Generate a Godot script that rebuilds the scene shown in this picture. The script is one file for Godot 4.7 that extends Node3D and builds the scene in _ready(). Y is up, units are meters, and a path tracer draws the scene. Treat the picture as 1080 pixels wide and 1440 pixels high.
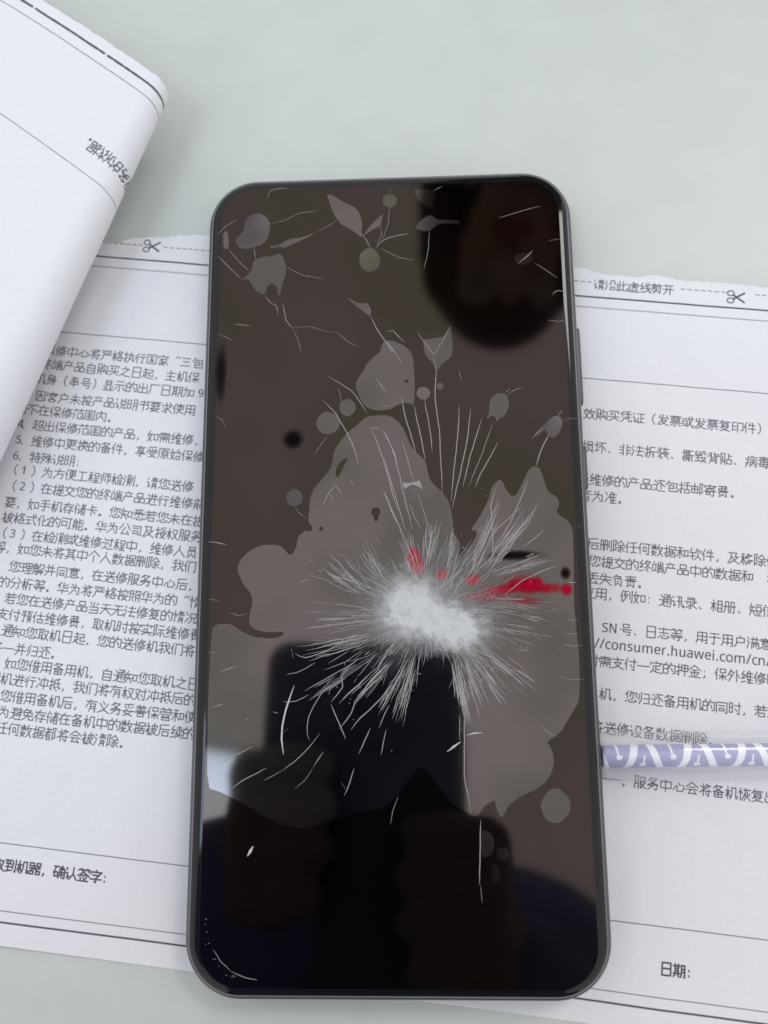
extends Node3D
# A cracked phone lying on a torn repair form, with a curled sheet and a clear pen beside it. Lengths in the builders are millimetres on the table: x to the right, y up the page, z up from the table top.

const CAM_AT := Vector3(4.784, -23.593, 167.830)      # the lens, mm
const CAM_RIGHT := Vector3(0.99911876, -0.00870151, -0.04106086)
const CAM_UP := Vector3(0.01636364, 0.98161901, 0.19014821)
const CAM_BACK := Vector3(0.03865154, -0.19065255, 0.98089636)
const GLASS := 8.80        # height of the phone's glass, mm
const IMPACT := Vector2(7.1, -12.5)

const PATCHES := [
	["delaminated_patch",[-4.88,26.85,-2.74,27.1,-0.17,27.04,2.23,25.06,4.15,20.17,5.26,18.98,6.79,17.64,7.17,15.75,7.55,13.72,8.51,12.56,9.81,11.25,10.82,9.94,11.48,8.44,11.96,5.25,11.91,3.0,12.7,1.87,13.23,0.95,12.93,-0.23,12.84,-1.34,13.49,-1.9,14.53,-0.39,15.56,0.85,16.58,2.58,16.33,3.35,15.36,3.37,16.08,4.48,17.09,5.87,18.12,7.69,19.15,9.8,19.64,11.86,20.65,13.05,21.5,13.47,22.02,12.6,22.4,11.59,23.32,10.15,24.29,10.13,25.02,11.26,25.63,12.53,26.38,13.95,26.99,15.31,27.85,15.94,28.55,16.0,29.22,15.48,29.59,14.47,30.07,12.74,30.6,10.88,31.34,10.3,32.14,9.86,32.65,9.0,32.61,8.08,31.99,6.75,33.04,5.75,33.97,5.17,34.67,4.18,34.96,3.2,35.01,1.52,34.84,-4.41,34.5,-10.93,34.74,-16.56,34.99,-21.85,34.61,-29.0,33.33,-30.92,32.05,-32.84,31.06,-34.49,29.7,-35.5,28.23,-36.38,28.84,-37.27,29.29,-38.66,29.35,-40.05,29.04,-41.3,28.46,-42.55,27.5,-43.67,26.3,-44.54,25.11,-45.16,23.8,-45.65,22.61,-46.26,21.55,-47.0,20.62,-47.87,19.58,-49.71,19.02,-49.22,18.66,-48.48,18.43,-47.49,18.33,-46.62,17.28,-47.12,16.29,-47.73,15.27,-49.34,14.24,-49.46,12.71,-48.47,11.44,-47.85,10.16,-46.85,8.78,-44.98,7.63,-43.48,6.23,-41.59,4.81,-40.57,3.34,-42.08,1.87,-43.96,0.41,-46.08,-1.3,-47.44,-4.05,-48.3,-7.06,-48.92,-9.8,-49.53,-12.29,-50.15,-14.9,-51.13,-17.51,-51.5,-20.8,-50.88,-23.85,-49.5,-27.05,-47.63,-30.27,-45.99,-32.56,-44.97,-34.84,-44.34,-35.07,-33.06,-35.13,-26.91,-34.91,-16.63,-34.63,-14.6,-33.75,-14.2,-32.64,-14.08,-31.54,-14.16,-30.56,-14.51,-30.0,-14.92,-29.44,-15.33,-28.74,-15.75,-27.63,-16.3,-26.25,-16.72,-24.73,-16.87,-23.5,-17.02,-22.27,-16.89,-21.04,-16.37,-20.91,-16.03,-21.19,-15.69,-22.42,-15.81,-23.72,-15.8,-25.17,-15.65,-26.55,-15.23,-27.25,-14.68,-27.61,-14.13,-27.63,-13.05,-27.59,-12.09,-27.19,-11.0,-27.08,-9.91,-27.24,-8.81,-27.82,-7.84,-28.82,-6.72,-29.55,-5.33,-30.14,-4.07,-30.16,-3.09,-29.77,-1.98,-29.09,-1.15,-28.13,-0.18,-26.89,0.5,-25.64,1.04,-24.38,1.17,-22.28,1.14,-21.43,0.56,-20.72,-0.15,-20.15,-0.86,-19.6,-0.87,-19.05,-0.18,-18.64,0.8,-18.51,1.92,-18.24,2.9,-16.85,3.87,-15.74,4.42,-16.31,5.56,-16.32,6.98,-16.19,8.55,-16.07,9.98,-15.79,11.12,-15.38,12.12,-14.68,12.98,-13.55,14.4,-12.5,15.54,-11.86,16.84,-11.59,18.14,-11.45,19.46,-11.02,20.48,-10.03,21.93,-8.89,23.38,-7.75,24.39,-6.6,25.25]],
	["delaminated_patch",[-1.02,43.11,1.01,42.75,2.88,41.86,3.88,40.84,4.59,39.75,4.84,37.3,4.94,34.27,4.9,31.71,4.71,29.02,3.72,29.49,2.72,29.66,1.28,29.1,-0.01,28.31,-1.58,28.12,-3.3,28.15,-4.44,28.63,-5.16,29.09,-5.87,30.31,-6.44,31.52,-6.87,32.58,-7.01,33.79,-6.43,35.14,-5.42,36.56,-4.83,37.84,-3.96,38.89,-3.08,39.79,-2.06,40.45,-1.61,41.9]],
	["delaminated_patch",[32.01,-47.71,31.84,-48.74,31.18,-49.52,30.5,-50.21,29.64,-50.69,28.7,-50.55,27.79,-50.33,27.14,-49.61,26.83,-48.66,26.49,-47.7,26.89,-46.72,27.41,-45.88,28.05,-45.09,28.96,-44.69,29.94,-44.64,30.72,-45.24,31.41,-45.85,31.89,-46.7]],
	["delaminated_patch",[15.59,-51.79,16.48,-51.92,17.5,-52.41,17.97,-53.63,17.92,-54.97,17.37,-56.06,16.46,-56.54,15.57,-56.54]],
	["delaminated_patch",[20.52,-55.94,20.39,-56.41,20.09,-56.81,19.65,-57.11,19.14,-57.01,18.64,-56.88,18.41,-56.41,18.32,-55.93,18.39,-55.43,18.74,-55.04,19.2,-54.8,19.72,-54.8,20.14,-55.08,20.51,-55.42]],
	["delaminated_patch",[16.95,-57.39,18.09,-57.51,18.81,-58.71,18.89,-60.15,18.23,-60.99,17.36,-60.39,17.13,-59.43,17.55,-58.47]],
	["delaminated_patch",[-17.48,10.44,-17.64,9.63,-18.17,9.07,-18.8,8.73,-19.51,8.75,-20.2,9.04,-20.57,9.74,-20.86,10.49,-20.66,11.28,-20.16,11.82,-19.57,12.26,-18.82,12.26,-18.21,11.8,-17.66,11.25]],
	["delaminated_patch",[-10.2,25.63,-10.41,24.6,-11.12,23.87,-12.03,23.44,-13.06,23.37,-14.06,23.78,-14.72,24.67,-14.99,25.73,-14.72,26.78,-14.01,27.55,-13.1,28.12,-12.04,27.89,-11.07,27.51,-10.46,26.64]],
	["delaminated_patch",[-7.0,28.83,-7.12,28.07,-7.61,27.5,-8.25,27.06,-9.05,27.05,-9.69,27.53,-10.14,28.15,-10.3,28.91,-10.24,29.71,-9.67,30.24,-9.03,30.62,-8.25,30.66,-7.56,30.26,-7.11,29.6]],
	["delaminated_patch",[8.11,31.49,7.89,30.93,7.58,30.42,6.97,30.23,6.32,30.16,5.79,30.51,5.4,30.97,5.25,31.55,5.45,32.11,5.77,32.64,6.38,32.87,7.03,32.84,7.55,32.5,7.98,32.08]],
	["delaminated_patch",[10.78,32.93,10.73,32.59,10.5,32.35,10.21,32.19,9.9,32.25,9.6,32.35,9.4,32.62,9.38,32.96,9.43,33.29,9.63,33.54,9.93,33.67,10.25,33.68,10.51,33.5,10.71,33.25]],
	["delaminated_patch",[20.11,30.17,21.13,31.04,22.41,31.31,23.39,30.69,23.76,29.34,23.41,27.57,22.52,26.25,21.66,25.98,21.21,25.1,20.96,26.14,20.13,26.6,19.11,25.74,19.72,27.2,19.78,28.83]],
	["delaminated_patch",[31.2,25.18,32.22,26.04,33.35,26.31,34.15,25.41,33.92,23.66,33.01,22.21,32.01,21.65,31.07,22.4,30.69,23.43,29.68,22.72,28.52,21.72,29.28,23.17,30.31,24.32]],
	["delaminated_patch",[-1.74,60.75,-1.98,59.58,-2.68,58.76,-3.52,58.25,-4.48,58.24,-5.34,58.79,-5.97,59.72,-6.14,60.89,-6.07,62.12,-5.36,63.0,-4.48,63.62,-3.45,63.57,-2.58,62.92,-2.03,61.91]],
	["delaminated_patch",[1.84,74.32,1.64,73.61,1.22,73.06,0.64,72.67,-0.03,72.82,-0.63,73.12,-1.12,73.67,-1.15,74.42,-1.1,75.16,-0.62,75.7,-0.01,75.97,0.64,75.9,1.26,75.62,1.69,75.05]],
	["delaminated_patch",[-30.36,70.77,-29.47,71.73,-28.42,72.36,-27.2,72.32,-26.43,71.86,-25.5,70.94,-25.03,69.69,-25.15,68.13,-25.43,66.67,-26.16,65.55,-27.11,64.93,-28.4,64.65,-29.9,64.11,-31.26,64.41,-32.04,65.25,-32.36,66.07,-32.23,66.72,-31.49,67.35,-30.75,68.15,-30.48,69.46]],
	["delaminated_patch",[-28.19,61.72,-26.4,62.31,-24.45,62.42,-22.81,63.01,-22.04,61.86,-21.56,59.91,-21.54,58.14,-22.11,56.56,-22.53,54.66,-22.81,53.24,-23.27,54.21,-23.44,55.8,-24.49,56.23,-25.23,55.69,-25.51,55.07,-25.65,54.27,-26.09,53.81,-26.99,54.15,-27.74,54.65,-28.67,55.95,-29.29,57.25,-30.79,57.29,-29.61,58.22,-28.74,59.32,-28.62,60.6]],
	["delaminated_patch",[-13.13,76.32,-11.61,75.93,-10.25,74.89,-8.89,74.02,-7.53,73.31,-6.48,72.45,-5.88,70.95,-5.51,69.46,-5.74,66.94,-5.0,66.51,-5.75,66.05,-6.94,67.22,-8.44,68.25,-9.94,69.18,-10.84,70.46,-11.6,71.8,-12.36,74.14]],
	["delaminated_patch",[-25.39,64.55,-22.84,64.96,-21.79,65.74,-20.45,66.35,-18.94,66.3,-16.99,66.89,-15.05,67.65,-16.99,66.57,-18.93,65.49,-20.43,64.88,-21.83,64.12,-23.13,64.48,-24.33,64.19]],
	["delaminated_patch",[-35.0,68.29,-34.25,68.43,-33.75,66.94,-33.83,64.23,-34.89,64.52]],
	["delaminated_patch",[5.61,76.84,7.71,76.68,9.66,76.43,9.94,75.36,9.76,74.21,9.44,73.07,9.12,72.09,8.09,72.79,7.21,73.64,6.32,74.33,5.88,75.17]],
	["delaminated_patch",[5.61,67.8,6.23,68.92,7.14,69.87,8.05,70.49,9.09,70.7,9.83,69.94,10.71,69.58,12.94,69.51,15.02,69.18,14.7,68.54,12.63,68.71,10.69,68.67,9.64,67.99,8.58,67.05,7.09,67.1]],
	["delaminated_patch",[6.81,43.07,7.83,43.04,8.99,43.21,10.0,43.37,10.87,43.42,11.77,44.63,12.52,45.85,12.62,43.84,12.86,41.68,12.68,40.31,12.51,39.24,11.63,38.41,10.9,37.91,10.38,37.47,9.86,36.72,9.56,36.12,9.01,36.9,8.74,37.89,7.89,38.75,7.19,39.68,6.93,41.37]],
	["delaminated_patch",[29.77,60.41,29.59,59.8,29.09,59.28,28.35,58.96,27.55,58.86,26.75,58.97,26.27,59.42,25.97,59.94,26.08,60.55,26.51,61.12,27.29,61.47,28.16,61.58,28.97,61.41,29.57,61.0]],
	["delaminated_patch",[-9.04,52.69,-7.86,52.19,-6.53,51.36,-5.5,51.33,-4.62,51.31,-4.04,50.51,-3.75,49.56,-3.9,48.31,-4.93,49.12,-5.8,49.77,-7.27,51.07]],
	["delaminated_patch",[-5.6,66.2,-3.79,68.75,-2.43,70.18,-1.07,71.45,-1.38,69.98,-1.7,68.52,-2.9,68.07,-4.25,67.14]]]
const HOLES := [
	["sound_spot",[-2.13,7.32,-2.28,6.89,-2.55,6.58,-2.89,6.35,-3.29,6.4,-3.66,6.56,-3.94,6.9,-4.01,7.35,-3.89,7.77,-3.63,8.1,-3.27,8.26,-2.88,8.3,-2.51,8.11,-2.28,7.74]],
	["sound_spot",[-3.72,6.35,-2.32,6.47,-3.1,5.21]],
	["sound_spot",[-13.41,4.17,-13.46,3.98,-13.58,3.84,-13.76,3.78,-13.94,3.76,-14.11,3.85,-14.23,4.0,-14.26,4.18,-14.23,4.37,-14.12,4.53,-13.94,4.58,-13.75,4.6,-13.58,4.51,-13.46,4.36]],
	["sound_spot",[3.64,34.15,3.61,33.98,3.51,33.85,3.36,33.76,3.19,33.77,3.03,33.84,2.95,34.0,2.93,34.17,2.94,34.34,3.06,34.46,3.2,34.55,3.37,34.55,3.53,34.47,3.63,34.32]],
	["sound_spot",[-16.86,4.58,-15.88,5.13,-15.46,4.27,-16.01,3.58,-17.13,3.88]],
	["sound_spot",[-11.15,14.94,-10.73,16.82,-9.6,18.11,-8.46,18.38,-9.31,16.94,-10.44,14.34]]]
const RED_REFLECTION := [  # outlines of a red reflection, laid on the display as colour
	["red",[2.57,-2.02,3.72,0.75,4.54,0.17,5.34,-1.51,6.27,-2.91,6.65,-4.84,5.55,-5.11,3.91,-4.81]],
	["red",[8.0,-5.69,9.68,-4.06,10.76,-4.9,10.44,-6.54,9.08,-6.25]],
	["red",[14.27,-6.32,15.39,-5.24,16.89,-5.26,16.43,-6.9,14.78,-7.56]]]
const RED_SOFT := [  # soft-edged ovals of the same painted reflection
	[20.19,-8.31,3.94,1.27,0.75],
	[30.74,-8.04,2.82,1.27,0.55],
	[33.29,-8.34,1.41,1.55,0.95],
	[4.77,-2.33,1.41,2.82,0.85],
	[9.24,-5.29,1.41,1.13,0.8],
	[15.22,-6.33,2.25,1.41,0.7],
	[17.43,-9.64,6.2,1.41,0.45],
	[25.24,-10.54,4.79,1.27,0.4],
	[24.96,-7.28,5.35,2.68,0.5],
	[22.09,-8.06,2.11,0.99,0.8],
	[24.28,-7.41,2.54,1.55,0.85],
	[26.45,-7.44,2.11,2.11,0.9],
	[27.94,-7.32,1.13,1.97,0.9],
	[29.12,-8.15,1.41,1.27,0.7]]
const BUNDLES := [
	[4.35,-20.24,0.83,-32.25,1.14,26],
	[2.59,-20.88,-3.14,-30.67,1.14,16],
	[-0.11,-20.86,-8.76,-29.59,1.29,14],
	[-2.39,-19.51,-16.55,-28.62,1.29,8],
	[11.72,-20.97,13.53,-33.1,1.14,40],
	[13.33,-20.98,16.74,-31.45,1.29,24],
	[15.09,-20.34,21.45,-28.9,1.43,18],
	[16.07,-18.76,27.03,-27.91,1.43,14],
	[6.95,-3.33,9.07,6.0,1.29,24],
	[4.62,-3.3,2.1,4.14,1.29,18],
	[10.36,-4.07,12.33,3.55,1.0,10],
	[15.13,-4.82,20.74,7.64,1.29,22],
	[17.85,-4.86,27.31,6.55,1.57,22],
	[19.2,-5.29,30.22,-1.87,1.14,18],
	[-3.7,-13.18,-15.32,-13.59,2.14,20],
	[-3.73,-17.22,-17.3,-20.56,1.71,18],
	[-4.09,-9.1,-11.52,-1.82,2.0,18],
	[-1.6,-5.97,-6.39,1.04,1.43,14],
	[18.74,-11.01,29.7,-13.02,2.29,16],
	[18.61,-15.05,29.21,-17.83,2.0,12]]
const SHARD := [2.22,13.25,3.06,13.02,3.9,13.07,5.59,13.47,5.86,12.75,6.12,11.74,5.29,12.33,4.18,12.78,3.33,12.36,2.69,11.8,2.35,12.53]
const CRACKS := [
	["w",0.1,[-28.48,64.65,-27.89,61.71]],
	["w",0.12,[-5.3,66.52,-3.82,63.55]],
	["w",0.14,[-2.63,63.52,-2.17,64.47,-1.12,65.25,0.22,65.86,2.02,66.29,4.25,66.54]],
	["w",0.16,[-3.9,48.31,-2.75,45.79,-1.31,43.43,-0.17,41.55,0.54,40.15]],
	["w",0.14,[-0.72,44.96,0.74,45.08,1.89,43.66,3.11,42.39]],
	["w",0.1,[-36.05,62.77,-33.56,60.11,-30.79,57.29]],
	["w",0.1,[-25.78,53.33,-24.41,51.71,-23.37,51.2,-23.04,49.15]],
	["w",0.13,[-22.04,51.64,-21.4,48.01,-20.64,46.89,-19.9,46.09]],
	["w",0.07,[-19.9,46.25,-16.52,46.47,-12.55,45.12,-11.08,45.08]],
	["w",0.12,[-32.18,47.36,-30.4,47.15,-28.61,46.87]],
	["w",0.1,[-25.74,75.75,-25.46,76.91,-25.01,77.63,-23.04,78.0,-21.05,77.93]],
	["w",0.09,[-1.7,68.52,-1.41,66.56,-2.47,64.64]],
	["w",0.08,[23.04,69.59,27.09,70.76,29.48,71.41,31.87,71.98]],
	["w",0.07,[33.13,64.01,35.5,64.41]],
	["w",0.08,[30.14,59.15,32.39,57.49,34.63,55.69]],
	["w",0.13,[33.3,51.96,34.06,52.72,34.79,52.92,36.5,52.5]],
	["w",0.16,[26.78,59.25,28.14,60.32,29.05,61.09,29.82,62.03]],
	["w",0.12,[5.68,44.64,7.23,42.13,8.92,39.64,10.09,40.37]],
	["w",0.1,[8.92,39.64,10.71,42.5,12.52,45.85]],
	["w",0.13,[1.26,39.83,2.54,37.81]],
	["w",0.13,[-0.59,42.8,0.27,41.23,1.26,39.83]],
	["w",0.17,[2.31,31.32,2.43,29.67,2.7,28.02,3.37,25.04,4.18,22.22,4.97,18.7]],
	["w",0.17,[4.71,29.17,5.37,25.44,6.15,21.74,6.79,17.64]],
	["w",0.15,[6.87,30.39,7.12,28.07,7.57,25.84,8.0,22.44,8.22,19.29]],
	["w",0.17,[8.76,39.18,9.16,37.5,9.36,35.83,9.06,32.67,9.01,29.97,9.37,26.69,9.73,23.73,9.87,17.15,10.01,10.81]],
	["w",0.17,[13.75,28.82,13.58,25.12,13.21,21.6,12.51,16.37,11.99,11.99,11.64,9.22]],
	["w",0.18,[16.07,28.17,15.53,23.9,14.85,19.96,13.75,15.34,12.66,11.19,11.89,7.79]],
	["w",0.17,[18.2,26.05,17.03,22.4,15.8,18.77,14.87,15.32,14.08,12.03]],
	["w",0.1,[20.5,25.12,19.27,22.06,18.2,19.09,16.54,15.29,15.19,12.01]],
	["w",0.16,[21.2,21.0,19.41,17.69,17.64,14.69,16.44,11.91]],
	["w",0.18,[31.35,22.45,30.28,20.52,29.36,18.51,28.55,16.07]],
	["w",0.1,[22.9,31.06,23.57,31.73,24.29,32.01]],
	["w",0.13,[30.01,23.89,28.98,22.74,27.95,21.52]],
	["w",0.12,[33.2,26.1,33.8,26.89,34.25,27.33]],
	["w",0.15,[-1.34,23.96,-0.5,22.03,0.19,20.25,0.87,18.19,1.27,16.15,1.81,14.12,2.07,12.17,3.26,7.23,4.04,3.68]],
	["w",0.15,[-1.39,18.24,-0.43,14.88,0.52,11.41,1.59,7.54,2.72,3.42]],
	["w",0.15,[-1.44,11.45,-0.35,8.71,0.87,5.85,1.68,3.86,2.35,1.89]],
	["w",0.12,[2.19,21.82,3.0,19.03,3.67,16.11,4.47,13.35]],
	["w",0.1,[13.87,36.32,14.38,33.89]],
	["w",0.1,[3.56,8.93,4.49,6.07,5.7,3.8]],
	["w",0.1,[5.13,10.9,6.32,7.18,7.23,3.77]],
	["w",0.17,[20.61,11.77,19.85,9.79,19.38,8.23,19.54,4.84,19.57,1.62,19.28,-2.81]],
	["w",0.17,[26.91,13.37,25.53,10.11,23.87,6.6,22.83,4.37,20.5,0.63]],
	["w",0.17,[28.65,8.78,27.75,7.1,26.92,5.43,24.72,3.5,21.17,0.21]],
	["w",0.15,[25.45,8.13,23.45,6.19,21.31,4.39,19.17,2.05]],
	["w",0.14,[29.5,3.28,27.65,1.64,25.25,-0.13]],
	["w",0.13,[-12.58,35.59,-10.19,34.02,-7.74,32.3,-6.16,30.01,-4.74,27.59]],
	["w",0.16,[-13.64,30.48,-12.19,28.95,-11.04,27.73,-9.32,24.57,-7.75,21.5,-6.9,18.93,-6.48,16.88]],
	["w",0.08,[-10.77,33.13,-10.04,31.6,-9.9,29.65]],
	["w",0.16,[-4.04,24.66,-2.64,21.19,-1.53,17.95,-0.71,14.89,-0.04,11.99,0.64,9.69,1.31,7.54]],
	["w",0.15,[-1.76,24.11,-0.36,21.58,0.74,19.07,1.41,15.57]],
	["w",0.17,[-4.04,24.61,-2.9,24.43,-1.9,24.12]],
	["w",0.16,[-1.58,11.59,-0.22,8.14,1.14,4.86]],
	["w",0.16,[-2.83,34.91,-1.83,33.37,-0.84,31.75]],
	["w",0.14,[-13.52,8.93,-12.48,11.07,-11.71,12.06,-11.0,12.91,-10.3,11.89,-9.87,11.02]],
	["w",0.11,[-12.13,11.06,-11.28,9.18]],
	["w",0.14,[-0.44,42.79,0.55,41.07,1.69,39.51]],
	["w",0.1,[-2.01,28.72,-1.01,29.0,-0.0,29.2]],
	["w",0.09,[-8.18,14.3,-7.34,12.41]],
	["w",0.16,[-36.06,1.91,-34.36,1.74,-32.38,1.29]],
	["w",0.17,[-18.67,-19.88,-17.71,-20.43,-16.62,-20.7,-14.45,-20.06,-12.35,-19.28,-10.66,-18.36,-9.16,-17.17]],
	["w",0.12,[-20.39,-23.86,-19.31,-23.6,-18.36,-23.48,-16.6,-22.7,-14.85,-21.65]],
	["w",0.3,[-18.78,-25.85,-19.39,-27.56,-19.96,-29.25,-20.55,-31.33,-20.93,-33.28,-21.03,-35.73,-20.63,-38.42]],
	["w",0.13,[-20.86,-28.85,-19.65,-28.86,-18.43,-28.74,-17.23,-28.23,-16.02,-27.58]],
	["w",0.14,[-9.16,-24.74,-11.18,-25.78,-13.2,-26.82,-14.26,-28.38,-15.19,-29.94,-15.98,-31.62,-16.24,-33.31,-16.22,-34.73,-15.81,-35.95]],
	["w",0.18,[-7.13,-22.12,-8.75,-23.03,-9.83,-24.08,-9.56,-26.19,-10.64,-27.62,-11.77,-28.92]],
	["w",0.17,[-11.77,-29.31,-10.36,-32.57,-9.02,-35.67]],
	["w",0.18,[-7.96,-34.0,-6.35,-31.95,-4.48,-30.4,-2.38,-28.34,-1.1,-26.52]],
	["w",0.17,[-10.22,-33.86,-8.89,-32.32,-7.95,-30.98,-7.55,-29.99,-7.28,-28.95,-5.67,-27.14,-3.78,-25.58,-1.75,-24.15]],
	["w",0.17,[-4.36,-33.64,-5.44,-35.94,-6.57,-38.36]],
	["w",0.14,[-1.44,-34.04,-1.99,-36.35,-2.46,-38.64]],
	["w",0.14,[-0.73,-29.39,-1.82,-31.46,-2.77,-33.78]],
	["w",0.17,[-13.14,-37.95,-14.06,-39.22,-14.98,-40.61]],
	["w",0.13,[-13.82,-34.61,-15.01,-36.15,-16.6,-37.93,-18.7,-39.83,-20.68,-41.22]],
	["w",0.16,[-7.44,-40.9,-8.23,-43.42,-9.28,-45.8]],
	["w",0.4,[9.85,-38.06,11.05,-37.18,12.39,-36.3]],
	["w",0.12,[12.25,-31.42,12.2,-36.1]],
	["w",0.18,[13.19,-30.79,13.02,-37.19,12.88,-42.49,13.09,-44.12,13.55,-46.24,13.87,-48.91]],
	["w",0.18,[15.64,-50.08,15.33,-55.81,15.04,-61.11]],
	["w",0.26,[13.47,-35.15,14.93,-34.78,16.51,-34.72]],
	["w",0.16,[21.44,-9.14,25.0,-6.46,28.73,-4.73,31.76,-3.81]],
	["w",0.1,[-19.85,-33.67,-20.51,-34.44]],
	["w",0.16,[-35.51,-19.59,-34.0,-19.47]],
	["w",0.16,[-33.07,-23.22,-31.31,-22.57,-29.68,-22.18]],
	["w",0.14,[-34.63,-29.8,-33.02,-29.42,-31.95,-29.04]],
	["w",0.2,[-27.95,-31.81,-27.27,-32.33]],
	["w",0.2,[-22.72,-30.67,-21.77,-30.94]],
	["w",0.14,[-32.7,-40.15,-29.8,-38.51,-26.49,-36.98]],
	["w",0.14,[-30.7,-44.85,-28.35,-43.09,-23.74,-40.83]],
	["w",0.2,[-17.59,-6.18,-16.21,-5.78]],
	["w",0.2,[-14.42,-4.0,-13.45,-4.16]],
	["w",0.22,[33.76,-6.99,35.11,-7.0]],
	["w",0.12,[33.0,-14.13,35.0,-14.16]],
	["w",0.12,[32.73,-16.67,34.86,-16.82]],
	["w",0.16,[15.51,-37.2,15.87,-38.22]],
	["w",0.1,[-9.81,-43.41,-9.02,-44.67]],
	["w",0.16,[-19.07,-20.68,-19.37,-18.94]],
	["w",0.09,[-36.2,67.67,-34.43,69.58,-32.19,70.99]],
	["w",0.09,[-33.83,64.33,-30.87,60.67,-29.03,59.01]],
	["w",0.08,[-25.03,69.77,-22.31,70.34,-19.01,72.04,-14.93,72.57]],
	["w",0.08,[-21.56,59.75,-17.66,57.71,-13.64,56.95]],
	["w",0.07,[-15.05,67.65,-12.65,68.88,-10.84,70.29]],
	["w",0.08,[-1.73,63.49,1.96,61.28,5.35,60.54]],
	["w",0.08,[8.58,67.05,8.2,62.7,7.23,58.25]],
	["w",0.07,[0.29,72.72,-0.05,68.96,-1.27,65.25]],
	["w",0.08,[0.34,77.68,0.47,76.02]],
	["w",0.09,[9.66,76.36,11.48,77.3]],
	["w",0.08,[-35.53,45.26,-33.73,44.58,-32.08,43.61]],
	["w",0.08,[-35.58,27.66,-34.11,26.88,-33.19,25.22]],
	["w",0.07,[-19.9,46.09,-18.69,43.26,-18.08,40.62]],
	["w",0.08,[-11.08,45.08,-9.03,43.32,-6.56,41.72]],
	["w",0.07,[-12.6,23.16,-14.16,20.83,-15.43,19.1]],
	["w",0.07,[-19.15,8.74,-18.15,7.3,-16.59,6.14]],
	["w",0.08,[35.5,64.41,37.42,64.83]],
	["w",0.08,[32.18,46.56,34.75,46.18,36.63,46.59]],
	["w",0.08,[23.39,30.69,24.7,31.7,26.71,32.25]],
	["w",0.08,[34.0,25.12,35.71,25.67,37.09,25.35]],
	["w",0.09,[34.98,3.62,36.77,3.87]],
	["w",0.1,[31.84,-18.52,33.94,-19.07,35.68,-18.82]],
	["w",0.08,[31.02,-24.43,33.23,-25.23,35.74,-25.12]],
	["w",0.09,[-35.56,-9.26,-33.6,-9.69]],
	["w",0.08,[-27.72,-12.09,-29.64,-12.61,-31.6,-12.05]],
	["w",0.09,[27.18,-33.45,28.69,-34.86,30.48,-35.51]],
	["w",0.1,[-32.79,-72.02,-31.44,-74.01,-29.48,-75.64]],
	["w",0.12,[-29.48,-75.64,-26.9,-76.67,-24.73,-77.01]],
	["w",0.08,[15.3,-61.11,15.46,-64.21]],
	["w",0.08,[0.67,-45.95,-0.4,-48.56,-0.82,-50.91]],
	["w",0.07,[-14.98,-40.61,-16.42,-42.88,-18.51,-44.64]],
	["w",0.08,[-20.68,-41.22,-24.36,-43.11]],
	["w",0.55,[-26.99,-56.29,-26.48,-55.43,-25.98,-54.57]]]


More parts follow.
